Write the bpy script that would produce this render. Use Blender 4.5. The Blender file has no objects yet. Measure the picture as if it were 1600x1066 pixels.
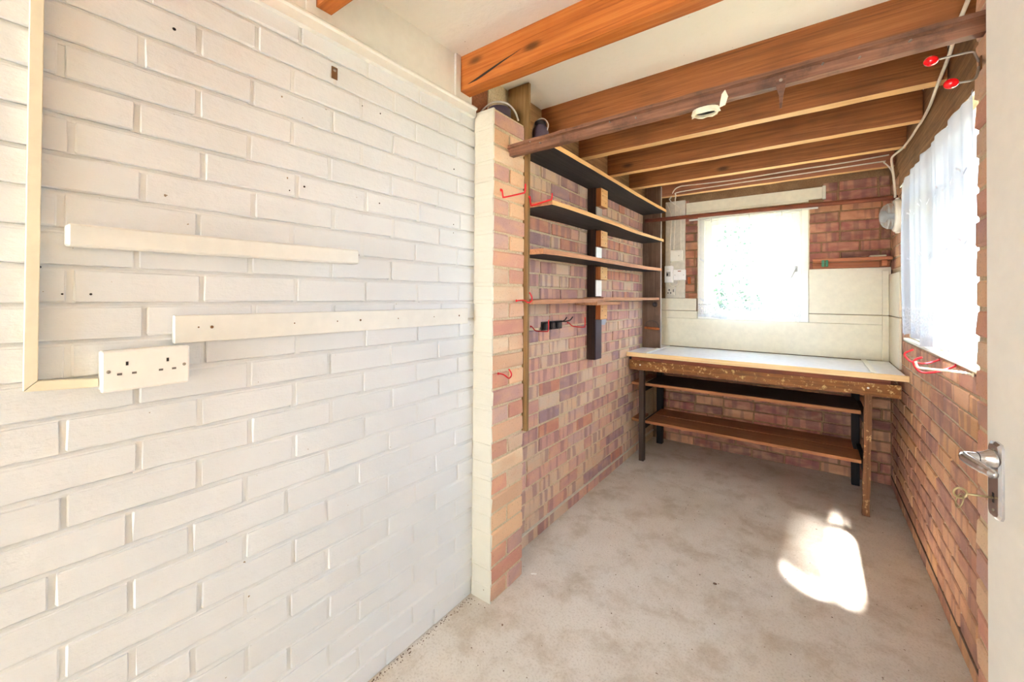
import bpy, bmesh, math, random
from mathutils import Vector, Matrix
random.seed(7)
scene = bpy.context.scene
COL = scene.collection

# ------------------------------------------------------------------ camera
YAW, PITCH, ROLL, FPX, CY = 0.63479, -0.00883, 0.00693, 639.58, 458.86
cam_d = bpy.data.cameras.new('camera'); cam = bpy.data.objects.new('camera', cam_d); COL.objects.link(cam)
a = Vector((-math.sin(YAW)*math.cos(PITCH), math.cos(YAW)*math.cos(PITCH), -math.sin(PITCH)))
r0 = Vector((math.cos(YAW), math.sin(YAW), 0)); u0 = r0.cross(a)
r = r0*math.cos(ROLL) + u0*math.sin(ROLL); u = -r0*math.sin(ROLL) + u0*math.cos(ROLL)
cam.matrix_world = Matrix(((r.x, u.x, -a.x, 0), (r.y, u.y, -a.y, 0), (r.z, u.z, -a.z, 1.30), (0, 0, 0, 1)))
cam_d.sensor_width = 36; cam_d.sensor_fit = 'HORIZONTAL'
cam_d.lens = FPX/1600*36; cam_d.shift_y = -(533-CY)/1600
cam_d.clip_start = 0.02
scene.camera = cam

# ------------------------------------------------------------------ world, sun, exposure
world = bpy.data.worlds.new('sky'); scene.world = world; world.use_nodes = True
wn = world.node_tree.nodes; wl = world.node_tree.links
bg = wn['Background']
geo = wn.new('ShaderNodeTexCoord'); sep = wn.new('ShaderNodeSeparateXYZ'); rmp = wn.new('ShaderNodeValToRGB')
wl.new(geo.outputs['Generated'], sep.inputs[0]); wl.new(sep.outputs['Z'], rmp.inputs[0])
rmp.color_ramp.elements[0].position = 0.0; rmp.color_ramp.elements[0].color = (.70, .84, 1, 1)
rmp.color_ramp.elements[1].position = 0.8; rmp.color_ramp.elements[1].color = (.56, .77, 1, 1)
wl.new(rmp.outputs[0], bg.inputs['Color']); bg.inputs['Strength'].default_value = 9.0
sun_d = bpy.data.lights.new('sun', 'SUN'); sun = bpy.data.objects.new('sun', sun_d); COL.objects.link(sun)
to_sun = Vector((.27, -.35, 1.0))
sun.rotation_euler = to_sun.to_track_quat('Z', 'Y').to_euler()
sun_d.energy = 210; sun_d.angle = math.radians(6); sun_d.color = (1, .96, .90)
sun.location = (3, -4, 8)
vs = scene.view_settings
vs.view_transform = 'Standard'; vs.look = 'None'; vs.gamma = 1; vs.use_curve_mapping = False
vs.exposure = 1.2
scene.cycles.max_bounces = 14; scene.cycles.diffuse_bounces = 8; scene.cycles.transparent_max_bounces = 24
scene.cycles.sample_clamp_indirect = 12; scene.cycles.caustics_reflective = False; scene.cycles.caustics_refractive = False
scene.cycles.use_denoising = True

def portal(loc, rot, sx, sy):            # guides sky sampling through an opening, gives no light of its own
    d = bpy.data.lights.new('sky_portal', 'AREA'); d.shape = 'RECTANGLE'; d.size = sx; d.size_y = sy
    d.cycles.is_portal = True
    o = bpy.data.objects.new('sky_portal', d); COL.objects.link(o); o.location = loc; o.rotation_euler = rot
    return o
PI = math.pi
YN_ = -4.2
portal((-.38, YN_-.07, 1.06), (PI/2, 0, PI), 1.4, 2.0)
portal((-.41, 4.06, 1.56), (-PI/2, 0, PI), .80, .92)
portal((.52, 2.52, 1.54), (PI/2, 0, PI/2), 1.9, .94)

# ------------------------------------------------------------------ dimensions
L, R, YB = -1.204, .437, 3.884            # left wall face, right wall face, back wall face
PY0, PY1 = 1.35, 1.584                    # pier along the left wall
PX = L + .108
PH = 2.115
ZC = 2.315                                # ceiling
JZ = 2.17                                 # underside of joists
YN = -4.2                                # end wall behind the camera

# ------------------------------------------------------------------ materials
def s2l(c):
    return tuple(((v/255)/12.92 if v/255 <= .04045 else (((v/255)+.055)/1.055)**2.4) for v in c) + (1,)
class N:
    def __init__(self, name):
        self.m = bpy.data.materials.new(name); self.m.use_nodes = True
        self.t = self.m.node_tree; self.n = self.t.nodes
        self.b = self.n['Principled BSDF']; self.out = self.n['Material Output']
    def new(self, typ, **kw):
        n = self.n.new(typ)
        for k, v in kw.items():
            if k.startswith('i_'):
                key = k[2:]; key = int(key) if key.isdigit() else key.replace('_', ' ')
                if isinstance(v, bpy.types.NodeSocket): self.t.links.new(v, n.inputs[key])
                else: n.inputs[key].default_value = v
            else: setattr(n, k, v)
        return n
    def link(self, a, b): self.t.links.new(a, b)
    def coord(self, scale=(1, 1, 1), which='Object', loc=(0, 0, 0)):
        c = self.new('ShaderNodeTexCoord')
        mp = self.new('ShaderNodeMapping'); self.link(c.outputs[which], mp.inputs[0])
        mp.inputs['Scale'].default_value = scale; mp.inputs['Location'].default_value = loc
        return mp.outputs[0]
    def world(self, scale=(1, 1, 1)):
        g = self.new('ShaderNodeNewGeometry')
        mp = self.new('ShaderNodeMapping'); self.link(g.outputs['Position'], mp.inputs[0])
        mp.inputs['Scale'].default_value = scale
        return mp.outputs[0]
    def rand(self): return self.new('ShaderNodeObjectInfo').outputs['Random']
    def noise(self, vec, scale, detail=3, rough=.55, w=None, dist=0):
        n = self.new('ShaderNodeTexNoise', noise_dimensions='4D' if w is not None else '3D')
        self.link(vec, n.inputs['Vector']); n.inputs['Scale'].default_value = scale
        n.inputs['Detail'].default_value = detail; n.inputs['Roughness'].default_value = rough; n.inputs['Distortion'].default_value = dist
        if w is not None:
            mm = self.new('ShaderNodeMath', operation='MULTIPLY', i_1=73.0); self.link(w, mm.inputs[0]); self.link(mm.outputs[0], n.inputs['W'])
        return n.outputs[0]
    def ramp(self, fac, stops, interp='LINEAR'):
        n = self.new('ShaderNodeValToRGB'); self.link(fac, n.inputs[0]); cr = n.color_ramp; cr.interpolation = interp
        while len(cr.elements) < len(stops): cr.elements.new(.5)
        for e, (p, c) in zip(cr.elements, stops): e.position = p; e.color = c if len(c) == 4 else s2l(c)
        return n.outputs[0]
    def mix(self, fac, A, B, mode='MIX'):
        n = self.new('ShaderNodeMix', data_type='RGBA', blend_type=mode)
        for s, v in ((n.inputs[0], fac), (n.inputs[6], A), (n.inputs[7], B)):
            if isinstance(v, bpy.types.NodeSocket): self.link(v, s)
            else: s.default_value = v
        return n.outputs[2]
    def math(self, op, A, B=0, clamp=False):
        n = self.new('ShaderNodeMath', operation=op, use_clamp=clamp)
        for s, v in ((n.inputs[0], A), (n.inputs[1], B)):
            if isinstance(v, bpy.types.NodeSocket): self.link(v, s)
            else: s.default_value = v
        return n.outputs[0]
    def step(self, v, lo, hi):
        n = self.new('ShaderNodeMapRange', interpolation_type='SMOOTHSTEP'); self.link(v, n.inputs[0])
        n.inputs[1].default_value = lo; n.inputs[2].default_value = hi; return n.outputs[0]
    def done(self, col=None, rough=.8, bump=None, bs=.3, bd=.01, metal=0, spec=.3):
        b = self.b
        if col is not None:
            if isinstance(col, bpy.types.NodeSocket): self.link(col, b.inputs['Base Color'])
            else: b.inputs['Base Color'].default_value = col if len(col) == 4 else s2l(col)
        if isinstance(rough, bpy.types.NodeSocket): self.link(rough, b.inputs['Roughness'])
        else: b.inputs['Roughness'].default_value = rough
        b.inputs['Metallic'].default_value = metal; b.inputs['Specular IOR Level'].default_value = spec
        if bump is not None:
            bn = self.new('ShaderNodeBump'); bn.inputs['Strength'].default_value = bs; bn.inputs['Distance'].default_value = bd
            self.link(bump, bn.inputs['Height']); self.link(bn.outputs[0], b.inputs['Normal'])
        return self.m

def plain(name, col, rough=.6, metal=0, bump=None, var=.06, spec=.3):
    n = N(name); v = n.coord(); ns = n.noise(v, 30, 4)
    c = s2l(col); lo = tuple(x*(1-var*2) for x in c[:3])+(1,); hi = tuple(min(1, x*(1+var)) for x in c[:3])+(1,)
    return n.done(n.ramp(ns, [(.3, lo), (.7, hi)]), rough, ns if bump else None, bump or 0, .003, metal, spec)

def brick_mat(name, cols, band=.45, bandcol=(96, 70, 74), mortar=(190, 165, 128), smear=.35):
    n = N(name); v = n.coord(); rnd = n.rand()
    k = len(cols); base = n.ramp(rnd, [(i/k, c) for i, c in enumerate(cols)], 'CONSTANT')
    big = n.noise(n.coord((1, 1, 2)), 9, 2, .5, rnd)
    c1 = n.mix(n.step(big, .35, .75), base, n.mix(.5, base, s2l((225, 178, 140))))
    bnd = n.noise(n.coord((1, .1, .1)), 19, 1, .4, rnd)
    bf = n.math('MULTIPLY', n.step(bnd, .50, .60), band)
    c2 = n.mix(bf, c1, s2l(bandcol))
    fine = n.noise(v, 160, 4, .7, rnd)
    c3 = n.mix(n.step(fine, .56, .72), c2, n.mix(.5, c2, s2l((70, 50, 45))))
    sm = n.noise(v, 28, 5, .65, rnd)
    c4 = n.mix(n.math('MULTIPLY', n.step(sm, .55, .8), smear), c3, s2l(mortar))
    h = n.math('ADD', n.math('MULTIPLY', sm, .8), n.math('MULTIPLY', fine, .35))
    return n.done(c4, .9, h, .5, .006, spec=.15)

def mortar_mat(name, c1, c2):
    n = N(name); v = n.coord(); a1 = n.noise(v, 12, 5, .65); f = n.noise(v, 120, 4, .7)
    return n.done(n.mix(n.step(f, .4, .75), n.ramp(a1, [(.3, c1), (.7, c2)]), n.mix(.3, s2l(c1), s2l((90, 75, 60)))), .95, f, .6, .006, spec=.1)

def paint_mat(name, c1, c2, stain=(228, 215, 170), st=.35):
    n = N(name); w = n.world(); rnd = n.rand()
    a1 = n.noise(w, 1.7, 4, .6); f = n.noise(w, 34, 5, .6); sc = n.noise(n.world((1, 5, 24)), 6, 4, .7)
    base = n.ramp(a1, [(.35, c1), (.65, c2)])
    c = n.mix(n.math('MULTIPLY', n.step(f, .58, .8), st), base, s2l(stain))
    chip = n.noise(w, 75, 2, .5)
    c = n.mix(n.step(chip, .775, .80), c, s2l((150, 132, 110)))
    h = n.math('ADD', f, n.math('MULTIPLY', sc, .5))
    return n.done(c, .55, h, .45, .005, spec=.35)

def wood_mat(name, dark, mid, light, axis='X', rough=.55, knots=True, gs=1.0, dirt=0.0, chips=None):
    n = N(name); rnd = n.rand()
    sc = {'X': (1, 30, 30), 'Y': (30, 1, 30), 'Z': (30, 30, 1)}[axis]
    v = n.coord(sc); g = n.noise(v, 2.2*gs, 5, .6, rnd, 1.2)
    ks = {'X': (1, .01, 2.4), 'Y': (.01, 1, 2.4), 'Z': (2.4, .01, 1)}[axis]
    c = n.ramp(g, [(.25, dark), (.5, mid), (.75, light)])
    big = n.noise(n.coord(), 2.5, 3, .6, rnd)
    c = n.mix(n.math('MULTIPLY', n.step(big, .45, .75), .5), c, s2l(dark))
    if knots:
        vo = n.new('ShaderNodeTexVoronoi'); vo.inputs['Scale'].default_value = 2.6
        va = n.new('ShaderNodeVectorMath', operation='ADD'); n.link(n.coord(ks), va.inputs[0]); n.link(n.math('MULTIPLY', rnd, 41.0), va.inputs[1]); n.link(va.outputs[0], vo.inputs['Vector'])
        kf = n.math('SUBTRACT', 1.0, n.step(vo.outputs['Distance'], .03, .15))
        c = n.mix(n.math('MULTIPLY', kf, .75), c, s2l(tuple(x*.35 for x in dark)))
    if dirt:
        dn = n.noise(n.coord(), 11, 6, .7, rnd)
        c = n.mix(n.math('MULTIPLY', n.step(dn, .45, .72), dirt), c, s2l((52, 42, 36)))
    if chips:
        cn = n.noise(n.coord((1, 1, 1)), 34, 5, .7, rnd)
        c = n.mix(n.step(cn, .55, .62), c, s2l(chips))
    return n.done(c, rough, g, .25, .004, spec=.25)

M = {}
M['white_paint'] = paint_mat('white_painted_brick', (219, 222, 225), (225, 228, 232), (218, 214, 202), st=.12)
M['white_joint'] = paint_mat('white_painted_joint', (220, 222, 223), (226, 228, 230), (220, 213, 196), st=.14)
BR = [(202, 164, 154), (182, 142, 138), (210, 184, 160), (198, 154, 144), (212, 190, 170), (166, 138, 142), (206, 162, 150), (208, 180, 160), (196, 138, 120), (198, 166, 158), (212, 186, 162)]
M['brick_alcove'] = brick_mat('mauve_fletton_brick', BR, .55, (146, 114, 118), (214, 192, 160))
M['brick_pier'] = brick_mat('tan_and_orange_brick', [(222, 190, 158), (210, 162, 142), (226, 204, 176), (204, 150, 132), (226, 190, 154), (200, 168, 158), (216, 178, 150), (226, 202, 170), (192, 154, 146)], .28, (164, 118, 110), (222, 200, 164))
M['brick_back'] = brick_mat('red_brown_brick', [(166, 108, 90), (142, 92, 78), (178, 122, 94), (156, 98, 88), (186, 136, 102), (132, 90, 80), (170, 110, 94)], .45, (108, 82, 80), (168, 140, 108), .3)
M['brick_right'] = brick_mat('orange_brown_brick', [(202, 158, 128), (182, 136, 114), (210, 168, 134), (190, 142, 120), (170, 130, 118), (206, 162, 122), (178, 136, 118)], .4, (140, 110, 106), (206, 178, 144))
M['pier_paint'] = paint_mat('cream_painted_brick', (206, 201, 184), (212, 208, 194), (206, 192, 156), .25)
M['mortar'] = mortar_mat('sandy_mortar', (204, 184, 152), (220, 203, 174))
M['mortar_back'] = mortar_mat('dark_sandy_mortar', (134, 104, 76), (160, 128, 94))

def floor_material():
    n = N('worn_concrete'); w = n.world()
    a1 = n.noise(w, 1.6, 6, .62); b1 = n.noise(w, 5, 8, .72, dist=.15); f = n.noise(w, 120, 4, .7); sp = n.noise(w, 45, 3, .6)
    c = n.ramp(a1, [(.3, (204, 194, 180)), (.5, (216, 208, 197)), (.7, (224, 218, 209))])
    c = n.mix(n.math('MULTIPLY', n.step(b1, .44, .70), .60), c, s2l((170, 150, 124)))
    c = n.mix(n.math('MULTIPLY', n.step(f, .48, .70), .5), c, s2l((168, 152, 134)))
    sw = n.noise(n.world((1.5, 1, 1)), 3.2, 7, .66, dist=.4)
    c = n.mix(n.math('MULTIPLY', n.step(sw, .52, .70), .35), c, s2l((226, 220, 210)))
    c = n.mix(n.step(sp, .70, .73), c, s2l((128, 104, 82)))
    return n.done(c, .75, n.math('ADD', b1, n.math('MULTIPLY', f, .3)), .25, .006, spec=.3)
M['floor'] = floor_material()
M['ceiling'] = paint_mat('ceiling_board_paint', (232, 228, 220), (238, 235, 228), (205, 196, 182), .18)
M['cream'] = plain('cream_gloss_paint', (231, 224, 202), .45, var=.03)
M['trim_white'] = plain('off_white_gloss', (229, 229, 224), .4, var=.02)
M['joist_orange'] = wood_mat('orange_stained_pine', (132, 70, 26), (174, 100, 44), (194, 124, 64), 'X', .4)
M['joist_brown'] = wood_mat('brown_stained_pine', (92, 52, 26), (138, 84, 44), (160, 104, 62), 'X', .5)
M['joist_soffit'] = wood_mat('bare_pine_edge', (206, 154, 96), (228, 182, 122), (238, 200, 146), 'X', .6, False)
M['joist_red'] = wood_mat('red_brown_pine', (112, 68, 46), (148, 94, 66), (170, 114, 82), 'X', .55)
M['crossbar'] = wood_mat('grubby_brown_bar', (84, 56, 44), (124, 86, 66), (150, 110, 86), 'X', .6, False, dirt=.7)
M['shelf_wood'] = wood_mat('worn_shelf_plank', (150, 100, 70), (190, 136, 98), (216, 170, 126), 'Y', .65, dirt=.25)
M['shelf_under'] = wood_mat('dark_underside', (34, 32, 34), (52, 49, 50), (70, 64, 62), 'Y', .75, False)
M['dark_wood'] = wood_mat('dark_creosoted_wood', (30, 20, 15), (52, 34, 25), (72, 48, 34), 'Z', .7, False)
M['dark_board'] = wood_mat('dark_brown_board', (88, 66, 52), (116, 90, 72), (138, 112, 90), 'Z', .7, False, dirt=.35)
M['plank_brown'] = wood_mat('olive_brown_plank', (104, 78, 44), (136, 106, 66), (156, 126, 84), 'Z', .6, False)
M['block'] = wood_mat('raw_pine_block', (196, 146, 92), (222, 176, 118), (236, 198, 144), 'Y', .65, False)
M['block_dark'] = wood_mat('varnished_block', (120, 60, 24), (156, 86, 40), (176, 106, 56), 'Z', .5, False)
M['bench_wood'] = wood_mat('bench_shelf_wood', (120, 72, 42), (160, 104, 64), (190, 134, 90), 'X', .6, dirt=.2)
M['shaded_plank'] = wood_mat('plank_darkened_for_shade', (30, 22, 17), (50, 36, 27), (74, 52, 38), 'X', .7, False)  # near-black colour stands for the shade beneath the worktop
M['bench_apron'] = wood_mat('paint_flecked_rail', (96, 58, 26), (134, 86, 42), (164, 112, 62), 'X', .6, False, dirt=.3, chips=(206, 170, 110))
M['bench_leg'] = wood_mat('paint_chipped_leg', (84, 52, 30), (120, 78, 46), (146, 100, 64), 'Z', .6, False, dirt=.3, chips=(190, 150, 100))
M['bench_red'] = wood_mat('red_brown_rail', (84, 40, 26), (120, 62, 40), (146, 84, 58), 'X', .6, False, dirt=.4)
M['edge_cream'] = wood_mat('yellowed_edge_strip', (222, 186, 128), (240, 210, 156), (246, 224, 178), 'X', .5, False)
M['laminate'] = plain('worn_white_laminate', (240, 240, 240), .35, var=.04)
M['small_shelf'] = wood_mat('reddish_shelf_wood', (120, 66, 40), (164, 98, 62), (192, 126, 86), 'X', .55, False)
M['lintel'] = wood_mat('weathered_lintel_timber', (96, 70, 46), (140, 104, 70), (170, 132, 92), 'Y', .7, False, dirt=.3)
M['plastic'] = plain('aged_white_plastic', (238, 234, 222), .35, var=.02)
M['plastic_pure'] = plain('white_plastic', (244, 242, 238), .35, var=.015)
M['slot'] = plain('dark_slot', (40, 34, 32), .6)
M['slot_grey'] = plain('grey_slot', (110, 104, 100), .6)
M['steel'] = plain('dull_steel', (150, 142, 132), .4, .9)
M['aluminium'] = plain('polished_aluminium', (214, 214, 216), .22, 1.0, var=.03)
M['brass'] = plain('worn_brass_key', (176, 160, 120), .35, .9)
M['rust'] = plain('rusty_plate', (126, 92, 62), .6, .5)
M['red'] = plain('glossy_red_plastic', (214, 12, 20), .18, var=.02, spec=.6)
M['red_wire'] = plain('red_coated_wire', (206, 30, 40), .35, var=.04)
M['dark_metal'] = plain('blackened_metal', (64, 58, 58), .4, .6)
M['purple'] = plain('dark_purple_plastic', (70, 58, 70), .4)
M['wire_grey'] = plain('grey_cable', (186, 178, 168), .5)
M['cable'] = plain('white_cable', (228, 218, 200), .5)
M['green'] = plain('green_plastic', (46, 104, 70), .45)
M['black_leg'] = wood_mat('black_painted_leg', (14, 11, 10), (24, 19, 17), (36, 29, 25), 'Z', .7, False)
M['dark_leg'] = wood_mat('dark_bench_leg', (44, 34, 28), (64, 50, 40), (86, 68, 54), 'Z', .6, False)
M['door'] = plain('cream_door_gloss', (228, 224, 214), .35, var=.015)
M['frame_white'] = plain('white_window_frame', (240, 238, 226), .4, var=.02)
M['putty'] = plain('ragged_filler', (222, 206, 174), .9, bump=.6)
M['damp_strip'] = plain('grey_damp_course', (212, 204, 188), .8)
M['clay'] = plain('terracotta_chip', (190, 100, 56), .8)
M['paper'] = plain('flaking_white_paint', (236, 228, 204), .8)

def glass_mat():
    n = N('window_glass'); tr = n.new('ShaderNodeBsdfTransparent'); gl = n.new('ShaderNodeBsdfGlossy'); gl.inputs['Roughness'].default_value = .02
    gg = n.new('ShaderNodeNewGeometry'); fr = n.new('ShaderNodeFresnel'); n.link(n.math('SUBTRACT', 1.45, n.math('MULTIPLY', gg.outputs['Backfacing'], 1.45-1/1.45)), fr.inputs[0]); mx = n.new('ShaderNodeMixShader')
    n.link(fr.outputs[0], mx.inputs[0]); n.link(tr.outputs[0], mx.inputs[1]); n.link(gl.outputs[0], mx.inputs[2]); n.link(mx.outputs[0], n.out.inputs[0])
    return n.m
M['glass'] = glass_mat()

def sheer_mat(name, along, open_, z_hem, z_top, motif_rows, lace_h, tint=(.93, .95, 1.0, 1), thin=(.5, .55, .62, 1)):
    """thin voile: part open weave, part white thread; thicker at hem and at embroidered rows"""
    n = N(name); g = n.new('ShaderNodeNewGeometry'); sp = n.new('ShaderNodeSeparateXYZ'); n.link(g.outputs['Position'], sp.inputs[0])
    z = sp.outputs['Z']; s = sp.outputs[along]
    lw = n.new('ShaderNodeLayerWeight'); lw.inputs[0].default_value = .5
    op = n.math('MULTIPLY', open_, n.math('SUBTRACT', 1.0, n.math('MULTIPLY', lw.outputs['Facing'], .85)))
    hem = n.math('SUBTRACT', 1.0, n.step(z, z_hem+.025, z_hem+.030))
    lace = n.math('SUBTRACT', 1.0, n.step(z, z_hem+lace_h, z_hem+lace_h+.02))
    vo = n.new('ShaderNodeTexVoronoi', feature='DISTANCE_TO_EDGE'); n.link(n.world(), vo.inputs['Vector']); vo.inputs['Scale'].default_value = 55
    lp = n.math('MULTIPLY', lace, n.math('SUBTRACT', 1.0, n.step(vo.outputs['Distance'], .05, .25)))
    dens = n.math('MAXIMUM', n.math('MULTIPLY', hem, .55), n.math('MULTIPLY', lp, .6))
    for zr in motif_rows:
        wv = n.math('MULTIPLY', n.math('SINE', n.math('MULTIPLY', s, 48.0)), .018)
        d = n.math('ABSOLUTE', n.math('SUBTRACT', n.math('ADD', z, wv), zr))
        row = n.math('SUBTRACT', 1.0, n.step(d, .002, .007))
        gap = n.step(n.math('SINE', n.math('MULTIPLY', s, 96.0)), -.2, .3)
        dens = n.math('MAXIMUM', dens, n.math('MULTIPLY', n.math('MULTIPLY', row, gap), .8))
    op2 = n.math('MULTIPLY', op, n.math('SUBTRACT', 1.0, dens))
    df = n.new('ShaderNodeBsdfDiffuse'); df.inputs[0].default_value = tint
    tl = n.new('ShaderNodeBsdfTranslucent'); tl.inputs[0].default_value = thin
    tr = n.new('ShaderNodeBsdfTransparent')
    m1 = n.new('ShaderNodeMixShader'); n.link(n.math('MULTIPLY', .5, n.math('SUBTRACT', 1.0, n.math('MULTIPLY', dens, .8))), m1.inputs[0]); n.link(df.outputs[0], m1.inputs[1]); n.link(tl.outputs[0], m1.inputs[2])
    m2 = n.new('ShaderNodeMixShader'); n.link(op2, m2.inputs[0]); n.link(m1.outputs[0], m2.inputs[1]); n.link(tr.outputs[0], m2.inputs[2])
    n.link(m2.outputs[0], n.out.inputs[0])
    return n.m
M['sheer_back'] = sheer_mat('open_weave_voile', 'X', .78, 1.14, 1.99, (1.30, 1.64), .10, thin=(.16, .18, .2, 1))
M['sheer_right'] = sheer_mat('white_voile', 'Y', .115, 1.11, 1.955, (1.50, 1.74), .14, thin=(.07, .08, .10, 1))

def leaf_mat(name, c1, c2):
    n = N(name); rnd = n.noise(n.world(), 9, 2)
    c = n.ramp(rnd, [(.3, c1), (.7, c2)])
    n.done(c, .6)
    tl = n.new('ShaderNodeBsdfTranslucent'); n.link(c, tl.inputs[0]); mx = n.new('ShaderNodeMixShader'); mx.inputs[0].default_value = .4
    n.link(n.b.outputs[0], mx.inputs[1]); n.link(tl.outputs[0], mx.inputs[2]); n.link(mx.outputs[0], n.out.inputs[0])
    return n.m
M['leaf'] = leaf_mat('shrub_leaf', (46, 66, 40), (74, 96, 58))
M['leaf_dark'] = leaf_mat('dark_leaf', (34, 52, 40), (56, 78, 58))
M['leaf_yellow'] = leaf_mat('yellow_leaf', (200, 190, 40), (236, 224, 80))
M['bark'] = plain('shrub_bark', (96, 78, 62), .9)
M['lawn'] = mortar_mat('garden_ground', (96, 98, 84), (120, 120, 104))
M['drive'] = mortar_mat('pale_paving', (112, 114, 120), (130, 132, 138))
M['glass_lamp'] = None

# ------------------------------------------------------------------ mesh helpers
def link(name, me, mats, parent=None):
    o = bpy.data.objects.new(name, me); COL.objects.link(o)
    if mats is not None:
        for m in (mats if isinstance(mats, (list, tuple)) else [mats]): me.materials.append(m)
    if parent: o.parent = parent
    return o
def tag(o, label=None, cat=None, group=None, kind=None):
    if label: o['label'] = label
    if cat: o['category'] = cat
    if group: o['group'] = group
    if kind: o['kind'] = kind
    return o
def empty(name, loc=(0, 0, 0)):
    o = bpy.data.objects.new(name, None); COL.objects.link(o); o.location = loc; o.empty_display_size = .05
    return o
def finish(bm, smooth=False):
    bmesh.ops.recalc_face_normals(bm, faces=bm.faces)
    me = bpy.data.meshes.new('m'); bm.to_mesh(me); bm.free()
    if smooth:
        for p in me.polygons: p.use_smooth = True
    return me
def add_box(bm, x0, x1, y0, y1, z0, z1, bev=0.0, jit=0.0):
    vs_ = [bm.verts.new((x, y, z)) for x in (x0, x1) for y in (y0, y1) for z in (z0, z1)]
    f = [(0, 1, 3, 2), (4, 6, 7, 5), (0, 4, 5, 1), (2, 3, 7, 6), (0, 2, 6, 4), (1, 5, 7, 3)]
    fs = [bm.faces.new([vs_[i] for i in q]) for q in f]
    bmesh.ops.recalc_face_normals(bm, faces=fs)
    if bev:
        es = list({e for q in fs for e in q.edges})
        bmesh.ops.bevel(bm, geom=es, offset=bev, segments=1, affect='EDGES', profile=.5)
    return bm
def box_me(x0, x1, y0, y1, z0, z1, bev=0.0):
    bm = bmesh.new(); add_box(bm, x0, x1, y0, y1, z0, z1, bev); return finish(bm)
def box(name, x0, x1, y0, y1, z0, z1, m, parent=None, bev=0.0):
    """a box whose origin sits at the middle of its base"""
    cx, cy = (x0+x1)/2, (y0+y1)/2
    me = box_me(x0-cx, x1-cx, y0-cy, y1-cy, 0, z1-z0, bev)
    o = link(name, me, m, None); o.location = (cx, cy, z0)
    if parent: o.parent = parent; o.location = Vector((cx, cy, z0)) - parent.location
    return o
def tube_me(pts, rad, seg=8, cap=True, bm=None, smooth_n=0):
    pts = [Vector(p) for p in pts]
    if smooth_n:
        q = []
        n_ = len(pts)
        for i in range(n_-1):
            p0, p1, p2, p3 = pts[max(i-1, 0)], pts[i], pts[i+1], pts[min(i+2, n_-1)]
            for k in range(smooth_n):
                t = k/smooth_n
                q.append(.5*((2*p1)+(-p0+p2)*t+(2*p0-5*p1+4*p2-p3)*t*t+(-p0+3*p1-3*p2+p3)*t**3))
        q.append(pts[-1]); pts = q
    own = bm is None
    if own: bm = bmesh.new()
    rads = rad if isinstance(rad, (list, tuple)) else [rad]*len(pts)
    if len(rads) != len(pts): rads = [rads[min(len(rads)-1, int(i*len(rads)/len(pts)))] for i in range(len(pts))]
    t0 = (pts[1]-pts[0]).normalized(); up = Vector((0, 0, 1)) if abs(t0.z) < .9 else Vector((1, 0, 0))
    nrm = t0.cross(up).normalized(); rings = []
    for i, p in enumerate(pts):
        t = (pts[min(i+1, len(pts)-1)]-pts[max(i-1, 0)]).normalized()
        nrm = (nrm - t*nrm.dot(t)).normalized(); bn = t.cross(nrm)
        rings.append([bm.verts.new(p+(nrm*math.cos(2*PI*k/seg)+bn*math.sin(2*PI*k/seg))*rads[i]) for k in range(seg)])
    for i in range(len(rings)-1):
        for k in range(seg): bm.faces.new((rings[i][k], rings[i][(k+1) % seg], rings[i+1][(k+1) % seg], rings[i+1][k]))
    if cap: bm.faces.new(rings[0][::-1]); bm.faces.new(rings[-1])
    return finish(bm, True) if own else bm
def rel(pts, o): return [Vector(p)-o for p in pts]
def lathe_me(prof, seg=24, bm=None):
    """profile of (radius, height) turned about Z"""
    own = bm is None
    if own: bm = bmesh.new()
    rings = []
    for rr, h in prof:
        if rr < 1e-5: rings.append([bm.verts.new((0, 0, h))])
        else: rings.append([bm.verts.new((rr*math.cos(2*PI*k/seg), rr*math.sin(2*PI*k/seg), h)) for k in range(seg)])
    for A, B in zip(rings, rings[1:]):
        for k in range(seg):
            k2 = (k+1) % seg
            if len(A) == 1 and len(B) > 1: bm.faces.new((A[0], B[k], B[k2]))
            elif len(B) == 1 and len(A) > 1: bm.faces.new((A[k], A[k2], B[0]))
            elif len(A) > 1: bm.faces.new((A[k], A[k2], B[k2], B[k]))
    return finish(bm, True) if own else bm
def prism_me(poly, d, bev=0.0):
    """polygon in local XZ, extruded along +Y by d"""
    bm = bmesh.new(); A = [bm.verts.new((p[0], 0, p[1])) for p in poly]; B = [bm.verts.new((p[0], d, p[1])) for p in poly]
    n_ = len(poly); bm.faces.new(A); bm.faces.new(B[::-1])
    for i in range(n_): bm.faces.new((A[i], B[i], B[(i+1) % n_], A[(i+1) % n_]))
    if bev: bmesh.ops.bevel(bm, geom=bm.edges[:], offset=bev, segments=1, affect='EDGES')
    return finish(bm)

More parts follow.
